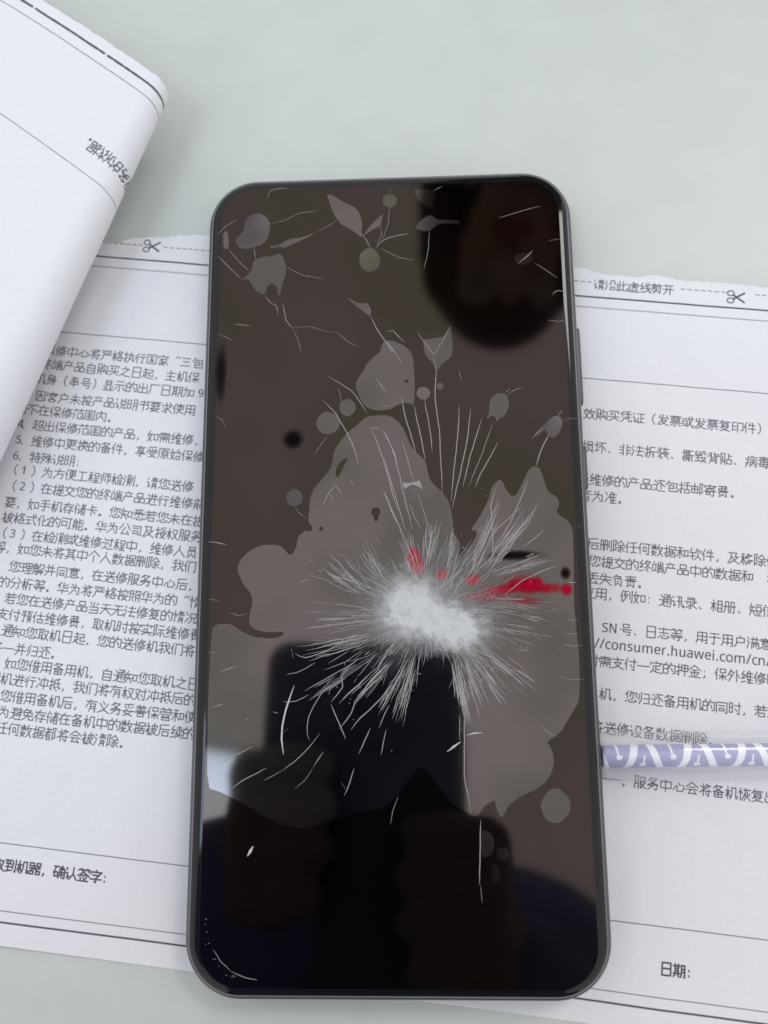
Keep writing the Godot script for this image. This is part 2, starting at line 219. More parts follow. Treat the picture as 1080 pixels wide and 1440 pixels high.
# Strokes of the signs, each on a 16 by 16 grid (pairs of hex digits, y down); A@wxyz puts the sign A into the box w,x to y,z.
const GLYPHS := {
	"口": "12e2ed1d12",
	"日": "20d0df2f20 27d7",
	"目": "20d0df2f20 25d5 2ada",
	"田": "11e1ee1e11 17e7 717e",
	"月": "303a1f 30d0dfbf 35d5 39d9",
	"亻": "d008 868f",
	"讠": "2153 07777eeb",
	"扌": "04f4 808f4d 0bf8",
	"木": "05f5 707f 751c 75fd",
	"禾": "c131 05f5 727f 750d 75fd",
	"氵": "2183 0577 0f88",
	"纟": "a025d5 d52ac9 0fed",
	"女": "6028df c48b1f 05f5",
	"矢": "4007 34e4 09f9 840f 89ff",
	"忄": "707f 2406 b4e7",
	"辶": "2154 0757 574d0f 4d7fff",
	"彳": "c116 e509 878f",
	"阝": "202f 20d096db8d4c",
	"刂": "222b d0df9e",
	"攵": "5006 34f4 d48b0f 468bff",
	"又": "11d18b0f 248bff",
	"夂": "5007 42d27b0f 457bff",
	"艹": "07f7 404f b0bf",
	"宀": "7084 0f07f7ce",
	"⺮": "4007 3474 566d c088 b4f4 d6ed",
	"贝": "2b20d0db 7479 791f 9aef",
	"页": "00f0 7053 贝@23df",
	"心": "370c 565dcdda 7396 c5fa",
	"衤": "6083 04c40b 787f d78a 9adf",
	"示": "21d1 06f6 767f5e 490d b9fe",
	"三": "22d2 37c7 0ded",
	"中": "13e3eb1b13 707f",
	"将": "1345 505f 0b58 a065 92e267 69f9 c7cfae 8b9d",
	"严": "11e1 6167 a1a7 2345 e3c5 f737373b0f",
	"各": "夂@00f9 口@29df",
	"格": "木@006f 各@70ff",
	"执": "扌@006f 74d4ddfdfb a0a76f 88ab",
	"行": "彳@006f 82e2 76f6 b6bf9e",
	"国": "11e1ee1e11 44b4 58a8 4bbb 747b 99ab",
	"家": "宀@00f5 36c6 8629 589b9f6e 8a1d 8c2f d8aa aafe",
	"包": "4006 33e3e9c9 46a6aa4a 464efefb",
	"冬": "夂@00fa 5a8b 3c9f",
	"终": "纟@006f 冬@70ff",
	"端": "3032 0464 161b 565b 0d6c 8185e5e1 b0b5 77f7 b7a9 8f89f9fe a9ae d9de",
	"产": "7072 22d2 4456 b4a6 27e7 272b0f",
	"品": "口@30c7 口@077f 口@87ff",
	"自": "7053 23d3df2f23 27d7 2bdb",
	"购": "贝@007f a077 93f3fedd b68bda c8dc",
	"买": "11e1d4 4365 3556 09f9 939a1f 9bee",
	"之": "7083 24d43c0e 3c7eff",
	"起": "1272 4046 0676 464d 4979 290e 2b6eff 92e2e696 969bfbf9",
	"主": "6082 14e4 29d9 0eff 747e",
	"机": "木@006f 818a6f 81d1defefb",
	"保": "亻@004f 口@60e6 木@57ff",
	"以": "212d79 6386 d0ca5f bafe",
	"身": "7052 3239 32c2ce9e 35c5 37c7 19c9 f80f",
	"串": "口@31c6 口@17ec 707f",
	"号": "口@30c6 08f8 584bdbcf9f",
	"显": "日@21d7 585f a8af 193d e9cd 0fff",
	"的": "4023 03636e0e03 0868 a077 93f3fdce a7cb",
	"出": "707e 2227d7d2 191eeee9",
	"厂": "f121 21290f",
	"期": "0282 202b 606b 2565 2868 0b8b 2c0f 5c7f 月@91ff",
	"加": "04747d5e 303a0f 口@93fe",
	"因": "11e1ee1e11 36c6 73763c 77cc",
	"客": "宀@00f6 夂@23dc 口@3acf",
	"户": "7083 33d3d939 333b0f",
	"未": "24d4 08f8 707f 780e 78fe",
	"安": "宀@00f6 女@06ff",
	"按": "扌@006f 安@60ff",
	"说": "讠@005f 8193 e0c3 口@73f9 999c6f c9cefefc",
	"明": "日@016d 月@80ff",
	"书": "22c2c6 06e6ecbc 707f d0f3",
	"要": "01f1 23d3d72723 5157 a1a7 女@08ff",
	"求": "04f4 707f5e 2749 1e6a d689 89fe b0d3",
	"使": "亻@004f 52f2 64e4e86864 a0a95f 6afe",
	"用": "212b0f 21e1efcf 26e6 2beb 818e",
	"不": "01f1 8108 757f 96fb",
	"在": "03f3 700a 373f 68e8 a5ae 5efe",
	"范": "艹@00f4 氵@055f 76e6ebbb 767efefb",
	"围": "11e1ee1e11 44b4 47b7 3ababc 737d",
	"内": "131f 13e3efcf 70763c 77bc",
	"超": "1272 4046 0676 464d 4979 290e 2b6eff 91f1e6c6 b186 口@97fc",
	"如": "女@007f 口@93fe",
	"需": "12e2 0604f4e6 7177 3444 3646 a4c4 a6c6 08f8 887a 2f2aeaef 6a6e aaae",
	"隹": "5008 346f 80a3 33f3 37e7 3beb 3fff 939f",
	"维": "纟@006f 隹@60ff",
	"修": "亻@004f 545c 9065 82e267 94f8 c77a d97c eb6f",
	"更": "01f1 23d3d92923 26d6 717a0f 3a8dff",
	"换": "扌@006f 9065 82d2b4 7974e4e9 69f9 a4aa6f aaff",
	"备": "夂@10e8 田@28df",
	"件": "亻@004f 8165 74e4 59f9 b0bf",
	"享": "7072 12e2 44b4b74744 39c98b8f5e 0bfb",
	"受": "d021 2345 7385 d3b5 0906f6e8 又@38df",
	"原": "f111 111b0f 8274 54d4da5a54 57d7 9a9f7e 6b4e cbee",
	"台": "8035e5 b3e7 口@29df",
	"始": "女@007f 台@70ff",
	"特": "2105 1464 404f 0b69 82e2 b0b5 66f6 69f9 d6dfbe 8bad",
	"殊": "0171 3108 25650f 284a 9277 84e4 77f7 b0bf b77d b7fd",
	"为": "3153 80770f 15d5deae 89ab",
	"方": "7083 04f4 6459590f 68d8ceae",
	"便": "亻@004f 更@50ff",
	"工": "22d2 727e 0efe",
	"程": "禾@006f 口@81f7 89e9 8cec 7fff b9bf",
	"师": "131a 404a1f 61f1 7c74e4ebcb b1bf",
	"检": "木@006f b066 b0f6 96d6 889c b8bb e8cd 6efe",
	"测": "氵@004f 贝@50af c2cb f0fede",
	"青": "21d1 23d3 05f5 7075 月@18df",
	"请": "讠@005f 青@60ff",
	"您": "亻@0059 8065 72f2e4 a3a999 7567 d5f8 心@09ff",
	"送": "辶@00ff 7082 d0b3 63e3 57f7 a3a75c a8fc",
	"提": "扌@006f 日@71f7 68f8 b8be bbfb 8a6f 7cafff",
	"交": "7072 03f3 5427 a4e7 b77c0f 478cff",
	"进": "辶@00ff 63f3 57f7 80865c c0cc",
	"前": "4062 b093 03f3 月@067f 刂@86ff",
	"手": "d021 25d5 09f9 717f4e",
	"存": "03f3 700a 373f 66d6a9af7e 5bfb",
	"储": "亻@003f 讠@418f 92e2 b0b6 86f6 f18a 日@98ff",
	"卡": "707f 73d3 07f7 99dc",
	"知": "矢@008f 口@93fd",
	"悉": "d021 3244 b294 05f5 7179 7518 75f8 心@09ff",
	"若": "艹@00f5 06f6 740d 口@49df",
	"被": "衤@006f 83896f 83f3e5 b0b7 87e7bc7f 98bcff",
	"式": "04f4 a0b8effd c0e3 1878 484e 0e8d",
	"化": "亻@006f f479 808efefa",
	"可": "01f1 d1dfae 口@149c",
	"能": "4014 1464 5275 月@067f e194 9096f6f4 e99c 989ffffc",
	"华": "5005 3338 e285 8087e7e5 0bfb 797f",
	"公": "5008 a0f8 853ece baef",
	"司": "12d2deae 25a5 口@28ad",
	"及": "11b196d68b2f 41480f 569cff",
	"授": "扌@006f e081 7383 a3b5 e3c5 7977f7e9 又@79ef",
	"权": "木@006f 又@71ff",
	"服": "月@006f 818f 81e1e5c5 87e7bc8f 99cdff",
	"务": "夂@10e9 1ad9cf9e 776b1f",
	"或": "03f3 90a8effc c0e2 d57e 口@057b 0d7c",
	"过": "辶@00ff 63f3 c0cbab 7699",
	"人": "70750f 76ff",
	"员": "口@30c5 贝@16ef",
	"等": "⺮@00f5 26d6 7479 09f9 1bfb b9bf9f 3c5e",
	"其": "02f2 404a b0ba 45b5 48b8 0bfb 5c1f acef",
	"个": "7007 70f7 767f",
	"数": "1123 6153 0474 4047 4407 4477 女@087f 攵@80ff",
	"据": "扌@006f 71f1f575 717a5f 78f8 b5ba 口@8aff",
	"删": "111a0f 11414e 616a5f 61919e 07a7 刂@b0ff",
	"除": "阝@005f a055 a0f6 76d6 69f9 a6af8e 8b6e cbfe",
	"我": "6012 05f5 414f2e 0b79 90a8fffc e77e c1e3",
	"们": "亻@004f 6082 636f 91f1ffdf",
	"理": "0262 0767 0d6c 323c 71f1f87871 75f5 b1bf 7bfb 6fff",
	"解": "3004 226254 141b0f 14747f5f 1777 1b7b 444f 91f1f6d6 b186 a88b 9aea 8cfc c7cf",
	"并": "4063 b093 24d4 09f9 545a1f a4af",
	"同": "121f 12e2efcf 46b6 口@49bd",
	"意": "7071 12e2 5264 b294 04f4 日@25da 心@0aff",
	"后": "d021 212b0f 26f6 口@58ef",
	"分": "5007 a0f7 37c7ce9f 676b2f",
	"斤": "d121 212a0f 17f7 979f",
	"析": "木@006f 斤@60ff",
	"照": "日@016a 81f1e5c5 b185 口@86fb 2c0f 5c6f 9caf dcff",
	"情": "忄@005f 青@60ff",
	"当": "7077 2144 d1b4 17d7df 2bdb 1fdf",
	"天": "22d2 07f7 72770f 78ff",
	"无": "22d2 07f7 72770f 888efefb",
	"去": "13e3 7078 08f8 783ecd adef",
	"法": "氵@004f 去@50ff",
	"复": "4005 32e2 日@24d9 夂@18ef",
	"况": "1134 0e48 口@61f8 878b5f c7cefefb",
	"支": "03f3 7077 27c77c0f 488cff",
	"付": "亻@004f 54f4 c0cf9e 78ab",
	"预": "116144 2354 067668 464f2e 页@81ff",
	"估": "亻@004f 55f5 a0aa 口@69ef",
	"费": "21c1c42427e7d8 60662a a0a9 贝@28df",
	"取": "0181 212d 616f 2565 2969 0d8c 又@82ff",
	"时": "日@015d 74f4 d0dfae 88ab",
	"实": "宀@00f5 4668 2849 0bfb 858b1f 9cef",
	"际": "阝@005f 示@60ff",
	"通": "辶@00ff 60e0a3 636c 63f3fcdc 66f6 69f9 a3ac",
	"一": "08f8",
	"归": "131a 404a1f 72e2ee7e 78e8",
	"还": "辶@00ff 不@60fc",
	"借": "亻@004f 63f3 8076 c0c6 57f7 日@69ef",
	"冲": "1134 0e48 中@50ff",
	"抵": "扌@006f e072 727dba 76f6 b1dbfdfb 9ebf",
	"有": "02f2 600a 月@45ef",
	"对": "又@017f 74f4 d0dfae 88ab",
	"义": "6084 d38b0f 238bff",
	"妥": "d021 2345 7285 d3b5 女@06ff",
	"善": "4061 b092 12e2 24d4 17e7 7279 4759 b7a9 09f9 口@3acf",
	"管": "⺮@00f5 0805f5e8 383f 38c8cb3b 3cdcdf3f",
	"和": "禾@009f 口@a3fd",
	"避": "辶@00ff 51919454 51574c 口@57ab d0d2 b2f2 c3c5 f3e5 a6f6 a9f9 d6dd",
	"免": "5005 42b285 25d5d92925 75790f 999efefb",
	"续": "纟@006f 82e2 b0b5 65f5e7 8799 789a 6bfb c7cb6f cdff",
	"任": "亻@004f e062 57f7 a1ae 6eee",
	"何": "亻@004f 51f1 d1dfae 口@64ac",
	"者": "22b2 6066 06f6 e10b 日@39df",
	"都": "者@009f 阝@a0ff",
	"会": "7006 70f6 46b6 19e9 693ece abdf",
	"清": "氵@005f 青@60ff",
	"到": "0191 4115 1575 6386 1999 464e 0f9d 刂@a0ff",
	"器": "口@0065 口@90f5 07f7 74761b 78eb b4d6 口@0a6f 口@9aff",
	"确": "0171 3109 口@176e b085 92d2b4 848b7f 84f4ffdf 88f8 8bfb b4be",
	"认": "讠@005f a0a85f a8ff",
	"签": "⺮@00f4 7409 74f9 48b8 3a4d 7a8c ca9e 1fef",
	"字": "宀@00f5 36c6898f6e 0bfb",
	"沿": "氵@005f 808466 80d0d5f5 口@79ef",
	"此": "404d 141e 4676 0f8d f397 909efefa",
	"虚": "7074 72d2 14f4e6 141b0f 47b6 7578d8 6a6e aaae 3b4d dbcd 2fff",
	"线": "纟@006f 74e3 68f7 90bafffc e96f c0e2",
	"剪": "3051 b092 02f2 月@038a a4a8 d3da 3bcbceae 6b2f",
	"开": "11e1 07f7 51591f a1af",
	"效": "交@008f 攵@80ff",
	"凭": "亻@0058 d061 54f4 a1a8 68e8 4a4c0f 4ababefefc",
	"证": "讠@005f 62f2 b2be b8f8 777e 5efe",
	"发": "3125f5 70590f 58c88c3f 6a9dff b1d3",
	"票": "01f1 23d3d62623 5156 a1a6 28d8 0afa 7a7f5f 4c1e bcee",
	"印": "61121d6b 1767 828f 82f2fccc",
	"坏": "0464 303c 0d6b 不@60ff",
	"非": "505f a0af 0454 0858 0d5c a4f4 a8f8 acfc",
	"拆": "扌@006f 斤@60ff aacc",
	"装": "1123 4046 0644 62f2 a0a6 76e6 08f8 781d 4b4f7d 88ff d9ac",
	"撕": "扌@004f 其@409f 斤@90ff",
	"毁": "3011167671 5171 1434 5474 1979 464d 0e8d a0a486 a0d0d4f4 又@88ff",
	"背": "5056 1252 0654 e293 9095f5f3 月@27df",
	"贴": "贝@007f b0b7 b3f3 口@87ff",
	"病": "8092 32f2 323a0f 0426 0b39 55f5 6f68e8eecf a5a97d a9cc",
	"毒": "11e1 23d3 7075 05f5 372ded 37c7bf9f 0afa 787d",
	"所": "6011 11190f 14646818 斤@80ff",
	"括": "扌@006f e071 64f4 b1b9 口@79ef",
	"邮": "04848d0d04 404d 0888 阝@a0ff",
	"寄": "宀@00f4 25d5 737528 86d8 09f9 c9cf9f 口@2a8e",
	"准": "1134 0e48 隹@50ff",
	"丢": "d021 14e4 7178 08f8 692ece abef",
	"失": "4006 34e4 08f8 70780f 78ff",
	"负": "5005 42b285 贝@25df",
	"责": "11e1 24d4 7075 06f6 贝@27df",
	"应": "7082 22f2 22290f 465b 8599 d5ad 3efe",
	"例": "亻@003f 41a1 6147 55953f 577a 刂@b0ff",
	"讯": "讠@005f 61c1ccfffb 67b7 919f",
	"录": "31c1c6 33c3 06f6 767f5e 2849 1e6b d79a 8afe",
	"相": "木@007f 目@81ff",
	"册": "212a0f 21616f 919a8f 91d1dfbf 07f7",
	"短": "矢@007f 81f1 口@83fa 9aad eacd 7fff",
	"信": "亻@004f a0b2 53f3 66e6 69e9 口@6bef",
	"志": "02f2 7077 27d7 心@08ff",
	"于": "21d1 06f6 717f4e",
	"满": "氵@004f 53f3 8075 c0c5 57f7 6f69f9ffdf 979a8d c7cabd",
	"定": "宀@00f5 36c6 767e 7aca 483c0f 3c7eff",
	"押": "扌@006f 71f1f97971 75f5 b1bf",
	"金": "7006 70f6 46b6 29d9 767e 3a4d ca9d 0fff",
	"外": "4008 33831f 2659 b0bf b5fa",
	"恢": "忄@005f 62f2 90874f 978a e6d9 b4b97f baff",
	"依": "亻@004f a0b2 53f3 a35b 787fad a4ff e6b9",
	"设": "讠@005f 818566 81d1d5f5 又@68ff",
	"移": "禾@006f a066 82e267 8496 b87c a9f96f abcd",
	"软": "301676 464f 0b7a a086 93f3e6 b5ba7f baff",
	"损": "扌@006f 口@70e5 贝@66ff",
	"，": "3c4d2f",
	"。": "2c4c4e2e2c",
	"、": "2c4e",
	"：": "3637 3c3d",
	"；": "3637 3c4d2f",
	"（": "d0a4abdf",
	"）": "20545b2f",
	"“": "b093 f0d3",
}


var rng := RandomNumberGenerator.new()
var noise := FastNoiseLite.new()
var taken := {}

# ------------------------------------------------------------------ helpers
func m3(x: float, y: float, z: float) -> Vector3:
	return Vector3(x, z, -y) * 0.001

func dirv(v: Vector3) -> Vector3:
	return Vector3(v.x, v.z, -v.y)

func lin(r: float, g: float, b: float) -> Color:
	return Color(r, g, b).linear_to_srgb()

func mat(c: Color, rough := 0.6, metal := 0.0, spec := 0.5) -> StandardMaterial3D:
	var m := StandardMaterial3D.new()
	m.albedo_color = c
	m.roughness = rough
	m.metallic = metal
	m.metallic_specular = spec
	return m

func numbered(called: String) -> String:
	var n: int = taken.get(called, 0)
	taken[called] = n + 1
	return called if n == 0 else "%s_%03d" % [called, n]

func thing(called: String, label: String, category: String, group := "") -> Node3D:
	var o := Node3D.new()
	o.name = numbered(called)
	add_child(o, true)
	o.set_meta("label", label)
	o.set_meta("category", category)
	if group:
		o.set_meta("group", group)
	return o

func part(called: String, mesh: Mesh, m: Material, parent: Node, count := {}) -> MeshInstance3D:
	var o := MeshInstance3D.new()
	var key := str(parent.get_instance_id()) + called
	var n: int = taken.get(key, 0)
	taken[key] = n + 1
	o.name = called if n == 0 else "%s_%03d" % [called, n]
	o.mesh = mesh
	o.material_override = null
	for s in mesh.get_surface_count():
		o.set_surface_override_material(s, m)
	parent.add_child(o, true)
	return o

func mesh_of(v: PackedVector3Array, idx: PackedInt32Array, uv := PackedVector2Array(), col := PackedColorArray(), smooth := true, caps_from := 1 << 30) -> ArrayMesh:
	var st := SurfaceTool.new()
	st.begin(Mesh.PRIMITIVE_TRIANGLES)
	st.set_smooth_group(0 if smooth else -1)
	for i in v.size():
		if smooth:
			st.set_smooth_group(1 if i >= caps_from else 0)
		if uv.size():
			st.set_uv(uv[i])
		if col.size():
			st.set_color(col[i])
		st.add_vertex(v[i])
	for i in idx:
		st.add_index(i)
	if not smooth:
		st.deindex()
	st.generate_normals()
	return st.commit()

func rounded(hw: float, hh: float, r: float, n := 14) -> PackedVector2Array:
	var o := PackedVector2Array()
	for q in 4:
		var cx := (hw - r) * (1 if q == 0 or q == 3 else -1)
		var cy := (hh - r) * (1 if q < 2 else -1)
		for i in n + 1:
			var a := PI / 2 * (q + float(i) / n)
			o.append(Vector2(cx + r * cos(a), cy + r * sin(a)))
	return o

# Loft of rounded rectangles: rows of [inset, z]; ends closed by fans where asked.
func loft(hw: float, hh: float, r: float, rows: Array, cx := 0.0, cy := 0.0, top := true, bottom := false) -> ArrayMesh:
	var v := PackedVector3Array()
	var idx := PackedInt32Array()
	var n := 0
	for row in rows:
		var ring := rounded(hw - row[0], hh - row[0], maxf(r - row[0], 0.2))
		n = ring.size()
		for p in ring:
			v.append(m3(cx + p.x, cy + p.y, row[1]))
	for j in rows.size() - 1:
		for i in n:
			var a := j * n + i
			var b := j * n + (i + 1) % n
			idx.append_array([a, a + n, b, b, a + n, b + n])
	var caps := v.size()
	for end in 2:
		if end == 0 and not top or end == 1 and not bottom:
			continue
		var o := v.size()
		var first := (rows.size() - 1) * n if end == 0 else 0
		for i in n:
			v.append(v[first + i])
		for i in range(1, n - 1):
			idx.append_array([o, o + i + 1, o + i] if end == 0 else [o, o + i, o + i + 1])
	return mesh_of(v, idx, PackedVector2Array(), PackedColorArray(), true, caps)

func points(flat: Array) -> PackedVector2Array:
	var o := PackedVector2Array()
	for i in range(0, flat.size(), 2):
		o.append(Vector2(flat[i], flat[i + 1]))
	return o

# A closed outline, smoothed once by cutting its corners.
func softened(p: PackedVector2Array) -> PackedVector2Array:
	var o := PackedVector2Array()
	for i in p.size():
		var a := p[i]
		var b := p[(i + 1) % p.size()]
		o.append(a.lerp(b, 0.22))
		o.append(a.lerp(b, 0.78))
	return o

# A thin film with a bevelled rim at height z.
func film(outline: PackedVector2Array, z: float, thick := 0.012) -> ArrayMesh:
	var tri := Geometry2D.triangulate_polygon(outline)
	var v := PackedVector3Array()
	var idx := PackedInt32Array()
	var n := outline.size()
	for p in outline:
		v.append(m3(p.x, p.y, z + thick))
	for t in range(0, tri.size(), 3):
		var a := outline[tri[t]]
		var b := outline[tri[t + 1]]
		var c := outline[tri[t + 2]]
		if (b - a).cross(c - a) > 0:
			idx.append_array([tri[t], tri[t + 2], tri[t + 1]])
		else:
			idx.append_array([tri[t], tri[t + 1], tri[t + 2]])
	return mesh_of(v, idx)

# One crack: a low ridge of crushed glass along a polyline, pointed at its ends.
func ridge(v: PackedVector3Array, idx: PackedInt32Array, p: PackedVector2Array, w: float, z: float) -> void:
	var n := p.size()
	var o := v.size()
	for i in n:
		var d := (p[mini(i + 1, n - 1)] - p[maxi(i - 1, 0)]).normalized()
		var t := float(i) / (n - 1)
		var k := w * 0.5 * clampf(minf(t, 1.0 - t) * 4.0 + 0.25, 0.25, 1.0)
		var s := Vector2(-d.y, d.x) * k
		v.append(m3(p[i].x + s.x, p[i].y + s.y, z))
		v.append(m3(p[i].x, p[i].y, z + k * 0.45))
		v.append(m3(p[i].x - s.x, p[i].y - s.y, z))
	for i in n - 1:
		var a := o + i * 3
		for k in 2:
			idx.append_array([a + k, a + k + 3, a + k + 1, a + k + 1, a + k + 3, a + k + 4])

func finer(p: PackedVector2Array, jitter: float) -> PackedVector2Array:
	var o := PackedVector2Array()
	for i in p.size() - 1:
		var n := maxi(1, int(p[i].distance_to(p[i + 1]) / 1.0))
		for k in n:
			var q := p[i].lerp(p[i + 1], float(k) / n)
			if k > 0:
				q += Vector2(rng.randf_range(-jitter, jitter), rng.randf_range(-jitter, jitter))
			o.append(q)
	o.append(p[-1])
	return o

# ------------------------------------------------------------------ print: ink laid into a picture of the sheet
class Print:
	var w: int
	var h: int
	var ink: PackedFloat32Array
	var per_mm: float
	var left: float
	var top: float

	func _init(s0: float, s1: float, t0: float, t1: float, k: float) -> void:
		left = s0
		top = t1
		per_mm = k
		w = int((s1 - s0) * k)
		h = int((t1 - t0) * k)
		ink.resize(w * h)

	func line(a: Vector2, b: Vector2, width: float, dark := 1.0) -> void:
		var p := Vector2((a.x - left) * per_mm, (top - a.y) * per_mm)
		var q := Vector2((b.x - left) * per_mm, (top - b.y) * per_mm)
		var r := width * per_mm * 0.5
		var x0 := maxi(0, int(minf(p.x, q.x) - r - 1))
		var x1 := mini(w - 1, int(maxf(p.x, q.x) + r + 2))
		var y0 := maxi(0, int(minf(p.y, q.y) - r - 1))
		var y1 := mini(h - 1, int(maxf(p.y, q.y) + r + 2))
		var d := q - p
		var ll := maxf(d.length_squared(), 1e-6)
		for y in range(y0, y1 + 1):
			for x in range(x0, x1 + 1):
				var c := Vector2(x + 0.5, y + 0.5)
				var t := clampf((c - p).dot(d) / ll, 0.0, 1.0)
				var cover := clampf(r + 0.5 - c.distance_to(p + d * t), 0.0, 1.0) * dark
				if cover > ink[y * w + x]:
					ink[y * w + x] = cover

	func tri(a: Vector2, b: Vector2, c: Vector2, dark: float) -> void:
		var p: Array[Vector2] = []
		for v in [a, b, c]:
			p.append(Vector2((v.x - left) * per_mm, (top - v.y) * per_mm))
		var area := (p[1] - p[0]).cross(p[2] - p[0])
		if absf(area) < 1e-6:
			return
		for y in range(maxi(0, int(minf(p[0].y, minf(p[1].y, p[2].y)))), mini(h - 1, int(maxf(p[0].y, maxf(p[1].y, p[2].y)))) + 1):
			for x in range(maxi(0, int(minf(p[0].x, minf(p[1].x, p[2].x)))), mini(w - 1, int(maxf(p[0].x, maxf(p[1].x, p[2].x)))) + 1):
				var hit := 0.0
				for k in 9:
					var s := Vector2(x + (k % 3 + 0.5) / 3.0, y + (k / 3 + 0.5) / 3.0)
					var u := (p[1] - p[0]).cross(s - p[0]) / area
					var v := (p[2] - p[1]).cross(s - p[1]) / area
					var q := (p[0] - p[2]).cross(s - p[2]) / area
					if u >= 0 and v >= 0 and q >= 0:
						hit += dark / 9.0
				ink[y * w + x] = minf(ink[y * w + x] + hit, dark)

	func picture(paper: Color, black: Color, grain: FastNoiseLite) -> ImageTexture:
		var data := PackedByteArray()
		data.resize(w * h * 3)
		for y in h:
			for x in w:
				var i := y * w + x
				var k := ink[i]
				var g := 1.0 + 0.012 * grain.get_noise_2d(x * 1.7, y * 1.7)
				data[i * 3] = int(clampf(lerpf(paper.r * g, black.r, k), 0, 1) * 255)
				data[i * 3 + 1] = int(clampf(lerpf(paper.g * g, black.g, k), 0, 1) * 255)
				data[i * 3 + 2] = int(clampf(lerpf(paper.b * g, black.b, k), 0, 1) * 255)
		return ImageTexture.create_from_image(Image.create_from_data(w, h, false, Image.FORMAT_RGB8, data))

# Strokes of one sign, in the box from o (top left) along ex and ey (down).
func sign_strokes(p: Print, key: String, o: Vector2, ex: Vector2, ey: Vector2, width: float, dark: float) -> void:
	for s in GLYPHS[key].split(" "):
		if s.contains("@"):
			var q := []
			for i in 4:
				q.append(s.substr(2 + i, 1).hex_to_int() / 15.0)
			sign_strokes(p, s.substr(0, 1), o + ex * q[0] + ey * q[1], ex * (q[2] - q[0]), ey * (q[3] - q[1]), width, dark)
		else:
			var last := Vector2.ZERO
			for i in range(0, s.length(), 2):
				var at: Vector2 = o + ex * (s.substr(i, 1).hex_to_int() / 15.0) + ey * (s.substr(i + 1, 1).hex_to_int() / 15.0)
				if i > 0:
					p.line(last, at, width, dark)
				last = at

# A line of writing whose first cell is centred at `at`; turned half round when flip is -1, on a slope.
func write(p: Print, text: String, at: Vector2, pitch: float, width := 0.17, dark := 0.86, flip := 1.0, slope := 0.0) -> void:
	var size := pitch * 0.90
	var ex := Vector2(1, slope) * flip
	var ey := Vector2(slope, -1) * flip
	for i in text.length():
		var c := text.substr(i, 1)
		if GLYPHS.has(c):
			sign_strokes(p, c, at + ex * (i * pitch - size / 2) - ey * size / 2, ex * size, ey * size, width, dark)

func latin(p: Print, text: String, at: Vector2, height: float, dark := 0.85) -> void:
	var f := SystemFont.new()
	f.font_names = PackedStringArray(["Droid Sans"])
	var t := TextMesh.new()
	t.font = f
	t.text = text
	t.font_size = 64
	t.depth = 0.0
	t.pixel_size = height / 46.0
	t.horizontal_alignment = HORIZONTAL_ALIGNMENT_LEFT
	t.vertical_alignment = VERTICAL_ALIGNMENT_CENTER
	var a := t.get_mesh_arrays()
	var v: PackedVector3Array = a[Mesh.ARRAY_VERTEX]
	var idx: PackedInt32Array = a[Mesh.ARRAY_INDEX] if a[Mesh.ARRAY_INDEX] != null else PackedInt32Array(range(v.size()))
	for i in range(0, idx.size() - 2, 3):
		p.tri(at + Vector2(v[idx[i]].x, v[idx[i]].y), at + Vector2(v[idx[i + 1]].x, v[idx[i + 1]].y), at + Vector2(v[idx[i + 2]].x, v[idx[i + 2]].y), dark)

func scissors(p: Print, c: Vector2, k: float) -> void:
	for s in [-1.0, 1.0]:
		var hub: Vector2 = c + Vector2(-1.2, 0.9 * s) * k
		for i in 14:
			var a: float = TAU * i / 14
			var b: float = TAU * (i + 1) / 14
			p.line(hub + Vector2(cos(a) * 0.75, sin(a) * 0.62) * k, hub + Vector2(cos(b) * 0.75, sin(b) * 0.62) * k, 0.26 * k, 0.8)
		p.line(hub + Vector2(0.6, -0.4 * s) * k, c + Vector2(1.9, -1.15 * s) * k, 0.42 * k, 0.8)

